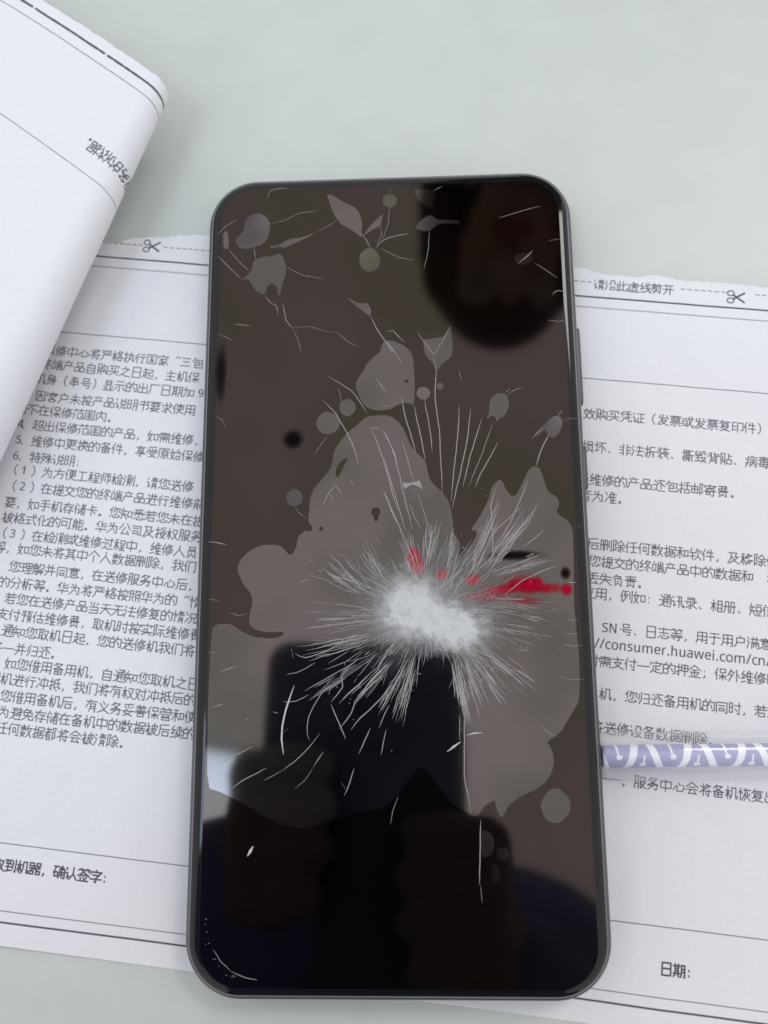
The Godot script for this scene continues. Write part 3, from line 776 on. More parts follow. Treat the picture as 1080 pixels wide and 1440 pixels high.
# ------------------------------------------------------------------ bodies: tapered bones joined by a smooth minimum, meshed as surface nets
func body_surface(bones: Array, cell: float, blend: float) -> Array:
	var lo := Vector3.ONE * 1e6
	var hi := -lo
	for b in bones:
		for e in 2:
			var r: float = maxf(b[2], b[3]) + blend + cell * 2
			lo = lo.min(b[e] - Vector3.ONE * r)
			hi = hi.max(b[e] + Vector3.ONE * r)
	var n := Vector3i(((hi - lo) / cell).ceil()) + Vector3i.ONE
	var field := PackedFloat32Array()
	var owner_of := PackedInt32Array()
	var best := PackedFloat32Array()
	field.resize(n.x * n.y * n.z)
	field.fill(1.0)
	best.resize(field.size())
	best.fill(1.0)
	owner_of.resize(field.size())
	for bi in bones.size():
		var a: Vector3 = bones[bi][0]
		var ab: Vector3 = bones[bi][1] - a
		var ra: float = bones[bi][2]
		var rb: float = bones[bi][3]
		var ll := maxf(ab.length_squared(), 1e-9)
		var reach := Vector3.ONE * (maxf(ra, rb) + blend + cell * 1.5)
		var p0 := Vector3i(((a.min(bones[bi][1]) - reach - lo) / cell).floor()).clamp(Vector3i.ZERO, n - Vector3i.ONE)
		var p1 := Vector3i(((a.max(bones[bi][1]) + reach - lo) / cell).ceil()).clamp(Vector3i.ZERO, n - Vector3i.ONE)
		for z in range(p0.z, p1.z + 1):
			for y in range(p0.y, p1.y + 1):
				for x in range(p0.x, p1.x + 1):
					var q := lo + Vector3(x, y, z) * cell - a
					var t := clampf(q.dot(ab) / ll, 0.0, 1.0)
					var d := (q - ab * t).length() - lerpf(ra, rb, t)
					var i := (z * n.y + y) * n.x + x
					var f := field[i]
					var hh := maxf(blend - absf(f - d), 0.0) / blend
					field[i] = minf(f, d) - hh * hh * blend * 0.25
					if d < best[i]:
						best[i] = d
						owner_of[i] = bi
	var v := PackedVector3Array()
	var nm := PackedVector3Array()
	var col := PackedColorArray()
	var at := {}
	var step := [1, n.x, n.x * n.y]
	var idx := PackedInt32Array()
	for z in n.z - 1:
		for y in n.y - 1:
			for x in n.x - 1:
				var i := (z * n.y + y) * n.x + x
				if field[i] > cell * 2.5 or field[i] < -cell * 2.5:
					continue
				var sum := Vector3.ZERO
				var count := 0
				var inside := 0
				var f := []
				for c in 8:
					f.append(field[i + (c & 1) + ((c >> 1) & 1) * n.x + (c >> 2) * n.x * n.y])
					if f[c] < 0:
						inside += 1
				if inside == 0 or inside == 8:
					continue
				for c in 8:
					for ax in 3:
						var e := c | (1 << ax)
						if e != c and (f[c] < 0) != (f[e] < 0):
							var t: float = f[c] / (f[c] - f[e])
							var pc := Vector3(c & 1, (c >> 1) & 1, c >> 2)
							var pe := Vector3(e & 1, (e >> 1) & 1, e >> 2)
							sum += pc.lerp(pe, t)
							count += 1
				at[i] = v.size()
				v.append(lo + (Vector3(x, y, z) + sum / count) * cell)
				nm.append(Vector3(f[1] + f[3] + f[5] + f[7] - f[0] - f[2] - f[4] - f[6], f[2] + f[3] + f[6] + f[7] - f[0] - f[1] - f[4] - f[5], f[4] + f[5] + f[6] + f[7] - f[0] - f[1] - f[2] - f[3]).normalized())
				col.append(bones[owner_of[i]][4])
	for i in at:
		for ax in 3:
			var e: int = i + step[ax]
			if (field[i] < 0) == (field[e] < 0):
				continue
			var s1: int = step[(ax + 1) % 3]
			var s2: int = step[(ax + 2) % 3]
			if not (at.has(i - s1) and at.has(i - s2) and at.has(i - s1 - s2)):
				continue
			var q := [at[i], at[i - s1], at[i - s1 - s2], at[i - s2]]
			if field[i] < 0:
				idx.append_array([q[0], q[2], q[1], q[0], q[3], q[2]])
			else:
				idx.append_array([q[0], q[1], q[2], q[0], q[2], q[3]])
	var arrays := []
	arrays.resize(Mesh.ARRAY_MAX)
	arrays[Mesh.ARRAY_VERTEX] = v
	arrays[Mesh.ARRAY_NORMAL] = nm
	arrays[Mesh.ARRAY_COLOR] = col
	arrays[Mesh.ARRAY_INDEX] = idx
	return arrays

func add_body(mesh: ArrayMesh, bones: Array, cell: float, blend: float) -> void:
	mesh.add_surface_from_arrays(Mesh.PRIMITIVE_TRIANGLES, body_surface(bones, cell, blend))

# A place in the axes of the lens (right, up, back), mm, as a point of the scene.
func by_lens(x: float, y: float, b: float) -> Vector3:
	var p := CAM_AT + CAM_RIGHT * x + CAM_UP * y + CAM_BACK * b
	return m3(p.x, p.y, p.z)

# ------------------------------------------------------------------ the scene
func _ready() -> void:
	rng.seed = 7
	noise.seed = 3
	noise.frequency = 0.05
	var cam := Camera3D.new()
	cam.name = "camera"
	cam.transform = Transform3D(Basis(dirv(CAM_RIGHT), dirv(CAM_UP), dirv(CAM_BACK)).orthonormalized(), m3(CAM_AT.x, CAM_AT.y, CAM_AT.z))
	cam.fov = 63.544
	cam.near = 0.01
	cam.far = 20.0
	add_child(cam)
	cam.current = true
	var optics := CameraAttributesPhysical.new()     # a phone's small lens: an opening of about 2.2 mm, focused on the glass
	optics.frustum_focal_length = 19.38
	optics.exposure_aperture = 8.8
	optics.frustum_focus_distance = 0.160
	cam.attributes = optics
	cam.fov = 63.544
	var world := WorldEnvironment.new()
	world.name = "world"
	var e := Environment.new()
	e.background_mode = Environment.BG_COLOR
	e.background_color = lin(0.97, 0.975, 0.985)
	e.tonemap_mode = Environment.TONE_MAPPER_LINEAR
	e.tonemap_exposure = 1.05
	e.sdfgi_enabled = true
	e.ssao_enabled = true
	e.ssil_enabled = true
	world.environment = e
	add_child(world)
	ceiling_lamp(Vector3(-640, -468, 1750), 0.62, 0.52, -0.2, lin(0.58, 0.75, 1.0), "square white ceiling lamp panel, the bright patch in the screen's lower left")
	ceiling_lamp(Vector3(900, 1150, 1750), 0.62, 1.15, -0.2, lin(1.0, 0.97, 0.93), "added ceiling lamp panel, unseen, beyond the far right corner of the table")  # added panel, unseen, that lights the table from the upper right

	table_and_floor()
	lower_sheet()
	curled_sheet()
	phone()
	pen()
	photographer()
	onlooker()

func ceiling_lamp(at: Vector3, side: float, power: float, turn: float, tint: Color, label: String) -> void:
	var t := thing("ceiling_lamp", label, "lamp", "ceiling lamp panels")
	t.position = m3(at.x, at.y, at.z)
	t.rotation.y = turn
	var h := side / 2
	var frame := SurfaceTool.new()
	frame.begin(Mesh.PRIMITIVE_TRIANGLES)
	for k in 4:
		var b := BoxMesh.new()
		b.size = Vector3(side + 0.04 if k < 2 else 0.02, 0.03, 0.02 if k < 2 else side)
		var off: Vector3 = [Vector3(0, 0, h + 0.01), Vector3(0, 0, -h - 0.01), Vector3(h + 0.01, 0, 0), Vector3(-h - 0.01, 0, 0)][k]
		frame.append_from(b, 0, Transform3D(Basis.IDENTITY, off))
	part("frame", frame.commit(), mat(lin(0.7, 0.7, 0.7), 0.4), t)
	var back := BoxMesh.new()
	back.size = Vector3(side, 0.006, side)
	part("housing", back, mat(lin(0.7, 0.7, 0.7), 0.6), t).position.y = 0.012
	var pane := BoxMesh.new()
	pane.size = Vector3(side - 0.004, 0.006, side - 0.004)
	var glow := mat(lin(0.8, 0.8, 0.85), 0.6)
	glow.emission_enabled = true
	glow.emission = tint
	glow.emission_energy_multiplier = 1.5
	part("lamp_diffuser", pane, glow, t).position.y = -0.006
	var l := AreaLight3D.new()
	l.name = numbered("panel_light")
	l.area_size = Vector2(side - 0.01, side - 0.01)
	l.light_energy = power
	l.light_color = tint
	l.shadow_enabled = true
	l.position = m3(at.x, at.y, at.z - 12)
	l.rotation = Vector3(-PI / 2, turn, 0)
	add_child(l)

func table_and_floor() -> void:
	var t := thing("table", "pale grey-green smooth table top under the papers and the phone", "table")
	var m := mat(lin(0.635, 0.668, 0.634), 0.42, 0.0, 0.45)
	var g := FastNoiseLite.new()
	g.seed = 11
	g.frequency = 0.012
	g.fractal_octaves = 7
	g.fractal_gain = 0.62
	var ramp := Gradient.new()
	ramp.set_color(0, Color(0.968, 0.972, 0.968))
	ramp.set_color(1, Color(1, 1, 1))
	var tex := NoiseTexture2D.new()
	tex.width = 1024
	tex.height = 1024
	tex.seamless = true
	tex.noise = g
	tex.color_ramp = ramp
	m.albedo_texture = tex
	m.uv1_triplanar = true
	m.uv1_scale = Vector3(4, 4, 4)
	var top := loft(700, 360, 12, [[6, -28], [1, -26], [0, -22], [0, -4], [0.6, -1.2], [2.2, 0]], 0, 150, true, true)
	part("table_top", top, m, t)
	for k in 4:
		var x := -640.0 if k % 2 == 0 else 640.0
		var y := 150 + (-305.0 if k < 2 else 305.0)
		part("leg", loft(22, 22, 6, [[2, -750], [0, -744], [0, -29]], x, y, true, true), mat(lin(0.3, 0.31, 0.32), 0.4, 0.6), t)
	var f := MeshInstance3D.new()
	f.name = "floor"
	var fm := BoxMesh.new()
	fm.size = Vector3(3.2, 0.05, 3.2)
	f.mesh = fm
	f.position = Vector3(0, -0.775, -0.1)
	f.set_surface_override_material(0, mat(lin(0.34, 0.33, 0.32), 0.5))
	f.set_meta("kind", "structure")
	f.set_meta("label", "plain grey floor under the table")
	add_child(f)

# ---- the torn form that lies flat
func sheet_height(s: float, t: float) -> float:
	var z := 0.16 + 0.5 * maxf(0.0, noise.get_noise_2d(s * 0.5 + 40, t * 0.5)) + 0.25 * noise.get_noise_2d(s * 1.3, t * 1.3 + 90) ** 2
	z *= smoothstep(34.0, 52.0, absf(s))                                       # pressed flat under the phone
	z += 1.1 * smoothstep(-66.0, -83.0, t) * smoothstep(40.0, 80.0, absf(s)) * 0.5   # the lower edge lifts a little
	z += 0.05 * noise.get_noise_2d(s * 4.0, t * 4.0 + 200.0) + 0.10 * absf(noise.get_noise_2d((s - t) * 1.1, (s + t) * 0.35 + 500.0))
	return 0.16 + z * 0.8

func lower_sheet() -> void:
	var p := Print.new(-100, 112, -83, 69, 9.6)
	var rows := [
		["以修中心将严格执行国家“三包", -79.4, 37.2], ["终端产品自购买之日起，主机保", -79.7, 33.9], ["以机身（串号）显示的出厂日期加", -82.8, 30.5], ["因客户未按产品说明书要求使用", -79.4, 26.6], ["因不在保修范围内。", -83.2, 23.4],
		["、超出保修范围的产品，如需维修，", -81.4, 20.1], ["、维修中更换的备件，享受原始保修", -81.0, 16.6], ["、特殊说明：", -80.7, 13.0], ["（ ）为方便工程师检测，请您送修", -82.4, 10.0], ["（ ）在提交您的终端产品进行维修前", -82.0, 6.5],
		["要，如手机存储卡。您知悉若您未在提", -81.6, 2.9], ["被格式化的可能。华为公司及授权服务", -81.5, -0.35], ["（ ）在检测或维修过程中，维修人员", -82.0, -3.7], ["等，如您未将其中个人数据删除，我们", -81.9, -6.7], ["、您理解并同意，在送修服务中心后，", -80.5, -10.5],
		["务的分析等。华为将严格按照华为的“情", -82.2, -13.85], ["、若您在送修产品当天无法修复的情况", -80.1, -17.1], ["支付预估维修费，取机时按实际维修费", -78.6, -20.35], ["、通知您取机日起，您的送修机我们将", -79.5, -23.6], ["将一并归还。", -78.6, -27.1],
		["、如您借用备用机，自通知您取机之日", -77.6, -30.1], ["用机进行冲抵，我们将有权对冲抵后的", -77.8, -33.2], ["、您借用备机后，有义务妥善保管和使", -77.2, -36.5], ["为避免存储在备机中的数据被后续的", -74.5, -39.65], ["任何数据都将会被清除。", -74.3, -42.8],
	]
	for r in rows:
		write(p, r[0], Vector2(r[1], r[2]), 2.53)
	var digits := [["90", -44.9, 30.5], ["4", -82.9, 20.1], ["5", -82.7, 16.6], ["6", -82.6, 13.0], ["1", -80.2, 10.0], ["2", -79.8, 6.5], ["3", -79.9, -3.7]]
	for d in digits:
		latin(p, d[0], Vector2(d[1] - 0.5, d[2]), 1.75)
	var right := [
		["效购买凭证（发票或发票复印件）", 37.7, 33.87, 2.53], ["损坏、非法拆装、撕毁背贴、病毒", 37.8, 26.75, 2.56], ["所维修的产品还包括邮寄费。", 37.2, 19.85, 2.58], ["者为准。", 38.0, 16.35, 2.55], ["后删除任何数据和软件，及移除借", 40.2, 6.4, 2.54],
		["您提交的终端产品中的数据和 软", 40.6, 2.95, 2.52], ["丢失负责。", 40.6, -0.55, 2.47], ["应用，例如：通讯录、相册、短信", 39.8, -3.56, 2.53], ["号、日志等，用于用户满意", 47.6, -10.1, 2.47], ["时需支付一定的押金；保外维修时", 41.4, -16.85, 2.49], ["机，您归还备用机的同时，若您", 44.3, -23.1, 2.48],
		["将送修设备数据删除。", 43.1, -29.5, 2.47], ["您一一，服务中心会将备机恢复出", 42.0, -38.9, 2.45],
	]
	for r in right:
		write(p, r[0], Vector2(r[1], r[2]), r[3])
	latin(p, "SN", Vector2(42.8, -10.2), 1.85)
	latin(p, "//consumer.huawei.com/cn/", Vector2(41.6, -13.4), 1.93)
	write(p, "日期：", Vector2(58.2, -71.35), 2.36, 0.28, 0.84)
	write(p, "次取到机器，确认签字：".substr(1), Vector2(-69.9, -68.1), 2.43, 0.27, 0.84)
	write(p, "请沿此虚线剪开", Vector2(38.0, 63.1), 2.45, 0.19, 0.82)
	scissors(p, Vector2(-61.0, 63.5), 0.92)
	scissors(p, Vector2(66.9, 62.6), 0.92)
	var s := -98.0
	while s < 110:
		if absf(s - 45.5) > 9.2 and absf(s + 61) > 2.4 and absf(s - 67) > 2.6:
			p.line(Vector2(s, 63.55), Vector2(s + 0.8, 63.53), 0.17, 0.72)
		s += 1.42
	for l in [[60.1, 0.34, 0.85], [57.7, 0.17, 0.6], [41.6, 0.17, 0.66], [-64.2, 0.17, 0.62], [-76.3, 0.16, 0.6], [-78.3, 0.30, 0.85]]:
		p.line(Vector2(-98, l[0]), Vector2(110, l[0]), l[1], l[2])
	var tex := p.picture(lin(0.825, 0.825, 0.85), lin(0.035, 0.035, 0.05), noise)
	var m := mat(Color.WHITE, 0.9, 0.0, 0.3)
	m.albedo_texture = tex
	m.texture_repeat = false
	var turn := deg_to_rad(-6.7)
	var torn := points([-100, 62.5, -80, 62.6, -72.6, 63.1, -68.3, 63.8, -66.1, 65.0, -62.4, 65.5, -57.6, 65.9, -54.8, 66.8, -52.8, 66.8, -48.7, 67.2, -30, 66.4, 0, 67.0, 20, 66.5, 32.5, 66.8, 34.6, 66.6, 36.7, 66.0, 38.8, 65.5, 45.2, 65.4, 50.2, 66.3, 52.3, 65.9, 55.4, 65.5, 64.5, 65.6, 73.6, 65.3, 90, 66, 112, 65.4])
	var cols := 425
	var rows_n := 153
	var v := PackedVector3Array()
	var uv := PackedVector2Array()
	var idx := PackedInt32Array()
	for j in rows_n:
		for i in cols:
			var sx := -100.0 + 212.0 * i / (cols - 1)
			var edge := 0.0
			for k in torn.size() - 1:
				if sx >= torn[k].x and sx <= torn[k + 1].x:
					edge = lerpf(torn[k].y, torn[k + 1].y, (sx - torn[k].x) / (torn[k + 1].x - torn[k].x))
			edge += 0.28 * noise.get_noise_2d(sx * 22.0, 5.0) + 0.22 * noise.get_noise_2d(sx * 70.0, 9.0)
			var f := float(j) / (rows_n - 1)
			var t := lerpf(-82.4 + 0.15 * sin(sx * 0.05), edge, f)
			var z := sheet_height(sx, t)
			if j == rows_n - 1:
				z += 0.12 + 0.2 * absf(noise.get_noise_2d(sx * 40.0, 31.0))
			v.append(m3(sx * cos(turn) - t * sin(turn), sx * sin(turn) + t * cos(turn), z))
			uv.append(Vector2((sx + 100.0) / (p.w / p.per_mm), (69.0 - t) / (p.h / p.per_mm)))
			if j > 0 and i > 0:
				var b := j * cols + i
				idx.append_array([b, b - cols, b - 1, b - 1, b - cols, b - cols - 1])
	var o := part("repair_form", mesh_of(v, idx, uv), m, self)
	o.set_meta("label", "white printed form torn along its dashed top edge, lying flat under the phone")
	o.set_meta("category", "paper")

# ---- the sheet that curls over at the upper left
func curled_sheet() -> void:
	var p := Print.new(-80, 60, -110, 12, 9.0)
	var slope := -0.29
	for l in [[-1.4, 0.46, 0.80], [-4.0, 0.16, 0.65], [-25.8, 0.15, 0.6]]:
		var u := -79.0
		while u < 58:
			var gap: bool = l[0] == -1.4 and noise.get_noise_2d(u * 9.0, 2.0) > 0.42
			if not gap:
				p.line(Vector2(u, l[0] + slope * u), Vector2(u + 1.0, l[0] + slope * (u + 1.0)), l[1] * (1.0 + 0.3 * noise.get_noise_2d(u * 30.0, 7.0)), l[2])
			u += 1.0
	var text := "权服务的依据。"
	write(p, text, Vector2(10.5, -20.1 + slope * 10.5), 2.75, 0.24, 0.8, -1.0, slope)
	var m := mat(Color.WHITE, 0.9, 0.0, 0.3)
	m.albedo_texture = p.picture(lin(0.825, 0.825, 0.85), lin(0.035, 0.035, 0.05), noise)
	m.texture_repeat = false
	var ax := Vector2(0.377, 0.926)          # along the roll, up the page
	var ex := Vector2(0.926, -0.377)         # across it, to the right
	var o := Vector2(-46.4, 98.2)           # a point of its right-hand silhouette
	var cols := 150
	var rows := 70
	var v := PackedVector3Array()
	var uv := PackedVector2Array()
	var idx := PackedInt32Array()
	for j in rows:
		for i in cols:
			var f := float(j) / (rows - 1)
			var u := lerpf(-75.0, 48.0, float(i) / (cols - 1))
			var edge := 1.2 + slope * u + 0.25 * noise.get_noise_2d(u * 20.0, 77.0) + 0.2 * noise.get_noise_2d(u * 60.0, 3.0)
			var along := lerpf(-105.0, edge, f)
			var bend := clampf(-along / 95.0, 0.0, 1.0)
			var r := lerpf(3.2, 7.0, bend)
			var zc := lerpf(13.8, 11.0, bend)
			var q: Vector2
			var z: float
			var c := o - ex * r + ax * along
			if u < 0.0:
				q = c + ex * u
				z = zc + r - 0.0016 * u * u + 0.25 * noise.get_noise_2d(u, along) * smoothstep(0.0, -8.0, u)
			elif u < PI * r:
				var a := u / r
				q = c + ex * r * sin(a)
				z = zc + r * cos(a)
			else:
				q = c - ex * (u - PI * r)
				z = zc - r - minf(0.05 * (u - PI * r), zc - r - 0.75)
			z += 0.07 * noise.get_noise_2d(u * 5.0, along * 5.0 + 300.0) + 0.16 * noise.get_noise_2d((u + along) * 1.6, (u - along) * 0.4 + 60.0)
			v.append(m3(q.x, q.y, z))
			uv.append(Vector2((u + 80.0) / (p.w / p.per_mm), (12.0 - along) / (p.h / p.per_mm)))
			if j > 0 and i > 0:
				var b := j * cols + i
				idx.append_array([b, b - cols, b - 1, b - 1, b - cols, b - cols - 1])
	var s := part("curled_sheet", mesh_of(v, idx, uv), m, self)
	s.set_meta("label", "white printed sheet curled over into a loose roll at the upper left corner")
	s.set_meta("category", "paper")

# ---- the phone
func phone() -> void:
	var t := thing("cracked_phone", "dark phone with a shattered glass screen lying on the printed form", "phone")
	var hw := 38.6
	var hh := 81.05
	var cr := 10.5
	var metal := mat(lin(0.105, 0.11, 0.118), 0.34, 0.75)
	part("frame", loft(hw, hh, cr, [[2.4, 0.25], [1.2, 0.5], [0.45, 1.3], [0.1, 2.7], [0, 4.2], [0.06, 5.8], [0.25, 7.0], [0.6, 7.7], [1.05, 8.1], [1.25, 8.0]], 0, 0, true, true), metal, t)
	var black := mat(lin(0.006, 0.006, 0.007), 0.06, 0.0, 0.42)
	part("front_glass", loft(hw - 1.2, hh - 1.2, cr - 1.2, [[0.0, 7.6], [0.0, 8.12], [0.22, 8.36], [0.6, 8.56], [1.1, 8.70], [1.7, 8.77], [2.4, 8.80]], 0, 0, true, false), black, t)
	part("edge_highlight", loft(hw - 1.02, hh - 1.02, cr - 1.02, [[0.0, 8.0], [0.02, 8.16], [0.2, 8.2], [0.24, 8.05]], 0, 0, false, false), mat(lin(0.22, 0.225, 0.235), 0.3), t)  # highlight along the glass edge, put in as a pale grey ring
	for b in [[29.6, 46.4], [11.9, 21.0]]:
		var len_half: float = (b[1] - b[0]) / 2
		var st := loft(len_half, 1.2, 1.1, [[0, 0], [0, 0.75], [0.25, 1.0]], 0, 0, true, true)
		var o := part("side_button", st, metal, t)
		# its long side runs along the phone's edge, its outward face points right
		o.transform = Transform3D(Basis(Vector3(0, 0, -1), Vector3(1, 0, 0), Vector3(0, -1, 0)), m3(hw - 0.35, (b[0] + b[1]) / 2, 4.4))
	# the display behind the glass: black, with the tinted sheen of its layers
	var sound := layered(lin(0.057, 0.0455, 0.0430), 0.045, Color(0.95, 0.96, 0.89), Color(1.0, 0.97, 0.985), 0.06)
	part("display", loft(35.55, 78.2, 7.2, [[0, GLASS + 0.005], [0.02, GLASS + 0.015]], 0.1, -0.2), sound, t)
	# where the glass has come loose from the panel: more reflecting, each in a tone of its own
	var tones := [layered(lin(0.140, 0.122, 0.119), 0.06, Color(0.88, 0.905, 0.87), Color(1.0, 0.98, 0.985), 0.09), layered(lin(0.125, 0.116, 0.094), 0.10, Color(0.88, 0.88, 0.85), Color(1, 1, 1), 0.2), layered(lin(0.152, 0.131, 0.128), 0.12, Color(0.82, 0.82, 0.83), Color(1, 1, 1), 0.25)]
	for k in PATCHES.size():
		part("delaminated_patch", film(softened(points(PATCHES[k][1])), GLASS + 0.02), tones[0 if k < 3 else 1 if k in [13, 14] else 2 if k % 3 == 0 else 0], t)
	for d in HOLES:
		part("sound_spot", film(softened(points(d[1])), GLASS + 0.04), sound, t)
	# dark spots on the panel, soft at their rims
	var soft_mark := mat(Color.WHITE, 0.6, 0.0, 0.0)
	soft_mark.transparency = BaseMaterial3D.TRANSPARENCY_ALPHA
	soft_mark.vertex_color_use_as_albedo = true
	for b in [[-19.6, 22.4, 2.6, 2.6], [-34.6, 36.7, 1.5, 8.0], [23.5, -1.6, 7.0, 1.3], [33.2, -5.2, 1.3, 1.6]]:
		part("dark_spot", soft_spot(Vector2(b[0], b[1]), Vector2(b[2], b[3]), GLASS + 0.05, Color(0.008, 0.007, 0.007), 0.85 if b[2] != 1.5 else 0.65), soft_mark, t)
	var red := mat(lin(0.36, 0.007, 0.03), 0.5, 0.0, 0.15)  # a reflection of something red, painted on as films and soft spots
	for d in RED_REFLECTION:
		part("painted_red_reflection", film(softened(points(d[1])), GLASS + 0.0485), red, t)

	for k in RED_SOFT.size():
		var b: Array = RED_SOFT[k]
		part("painted_red_reflection", soft_spot(Vector2(b[0], b[1]), Vector2(b[2], b[3]), GLASS + 0.052 + 0.0016 * k, Color(0.42, 0.007, 0.032), b[4]), soft_mark, t)
	# cracks
	var chip := mat(lin(0.44, 0.415, 0.42), 0.55)
	var thin_crack := mat(lin(0.33, 0.305, 0.30), 0.5)
	var bright_crack := mat(lin(0.56, 0.55, 0.56), 0.5)
	for d in CRACKS:
		var v := PackedVector3Array()
		var idx := PackedInt32Array()
		ridge(v, idx, finer(points(d[2]), 0.05), d[1], GLASS + 0.075)
		part("crack", mesh_of(v, idx, PackedVector2Array(), PackedColorArray(), false), bright_crack if d[1] > 0.19 else thin_crack, t)
	part("glass_shard", film(points(SHARD), GLASS + 0.06, 0.03), mat(lin(0.30, 0.28, 0.28), 0.35), t)
	crack_web(t, mat(lin(0.34, 0.325, 0.33), 0.5))
	powder(t)

# A reflecting layer whose tint drifts between two tones, as thin films do.
func layered(c: Color, rough: float, one: Color, other: Color, freq: float) -> StandardMaterial3D:
	var m := mat(c, rough, 1.0)
	var g := FastNoiseLite.new()
	g.seed = int(freq * 1000)
	g.frequency = 0.006 * (1.0 + freq * 6.0)
	g.fractal_octaves = 3
	var ramp := Gradient.new()
	ramp.set_color(0, one)
	ramp.set_color(1, other)
	ramp.set_offset(0, 0.3)
	ramp.set_offset(1, 0.7)
	var tex := NoiseTexture2D.new()
	tex.width = 512
	tex.height = 512
	tex.seamless = true
	tex.noise = g
	tex.color_ramp = ramp
	m.albedo_texture = tex
	m.uv1_triplanar = true
	m.uv1_scale = Vector3.ONE * 5.5
	return m

func soft_spot(c: Vector2, r: Vector2, z: float, color: Color, most: float) -> ArrayMesh:
	var v := PackedVector3Array()
	var col := PackedColorArray()
	var idx := PackedInt32Array()
	for j in 9:
		for i in 32:
			var a := TAU * i / 32
			var f := j / 8.0
			var k := f * (1.0 + 0.12 * noise.get_noise_2d(cos(a) * 30 + c.x, sin(a) * 30 + c.y))
			v.append(m3(c.x + r.x * k * cos(a), c.y + r.y * k * sin(a), z))
			col.append(Color(color.r, color.g, color.b, most * (1.0 - smoothstep(0.25, 1.0, f))))
			if j > 0:
				var p := j * 32 + i
				var q := j * 32 + (i + 1) % 32
				idx.append_array([p - 32, p, q - 32, q - 32, p, q])
	return mesh_of(v, idx, PackedVector2Array(), col)

# How far the fine cracks reach from the impact, mm, by direction in degrees (0 to the right, 90 up the page).
func reach(deg: float) -> float:
	var table := [[0, 23.0], [25, 22.0], [45, 24.0], [70, 20.0], [90, 17.0], [112, 17.0], [135, 19.0], [155, 22.0], [180, 23.0], [205, 25.0], [228, 26.0], [246, 23.0], [258, 20.0], [264, 9.0], [283, 8.6], [288, 15.0], [296, 23.0], [315, 26.0], [340, 25.0], [360, 23.0]]
	for k in table.size() - 1:
		if deg <= table[k + 1][0]:
			return lerpf(table[k][1], table[k + 1][1], (deg - table[k][0]) / float(table[k + 1][0] - table[k][0]))
	return 20.0

func q_right(deg: float) -> float:
	return deg - 360.0 if deg > 180.0 else deg

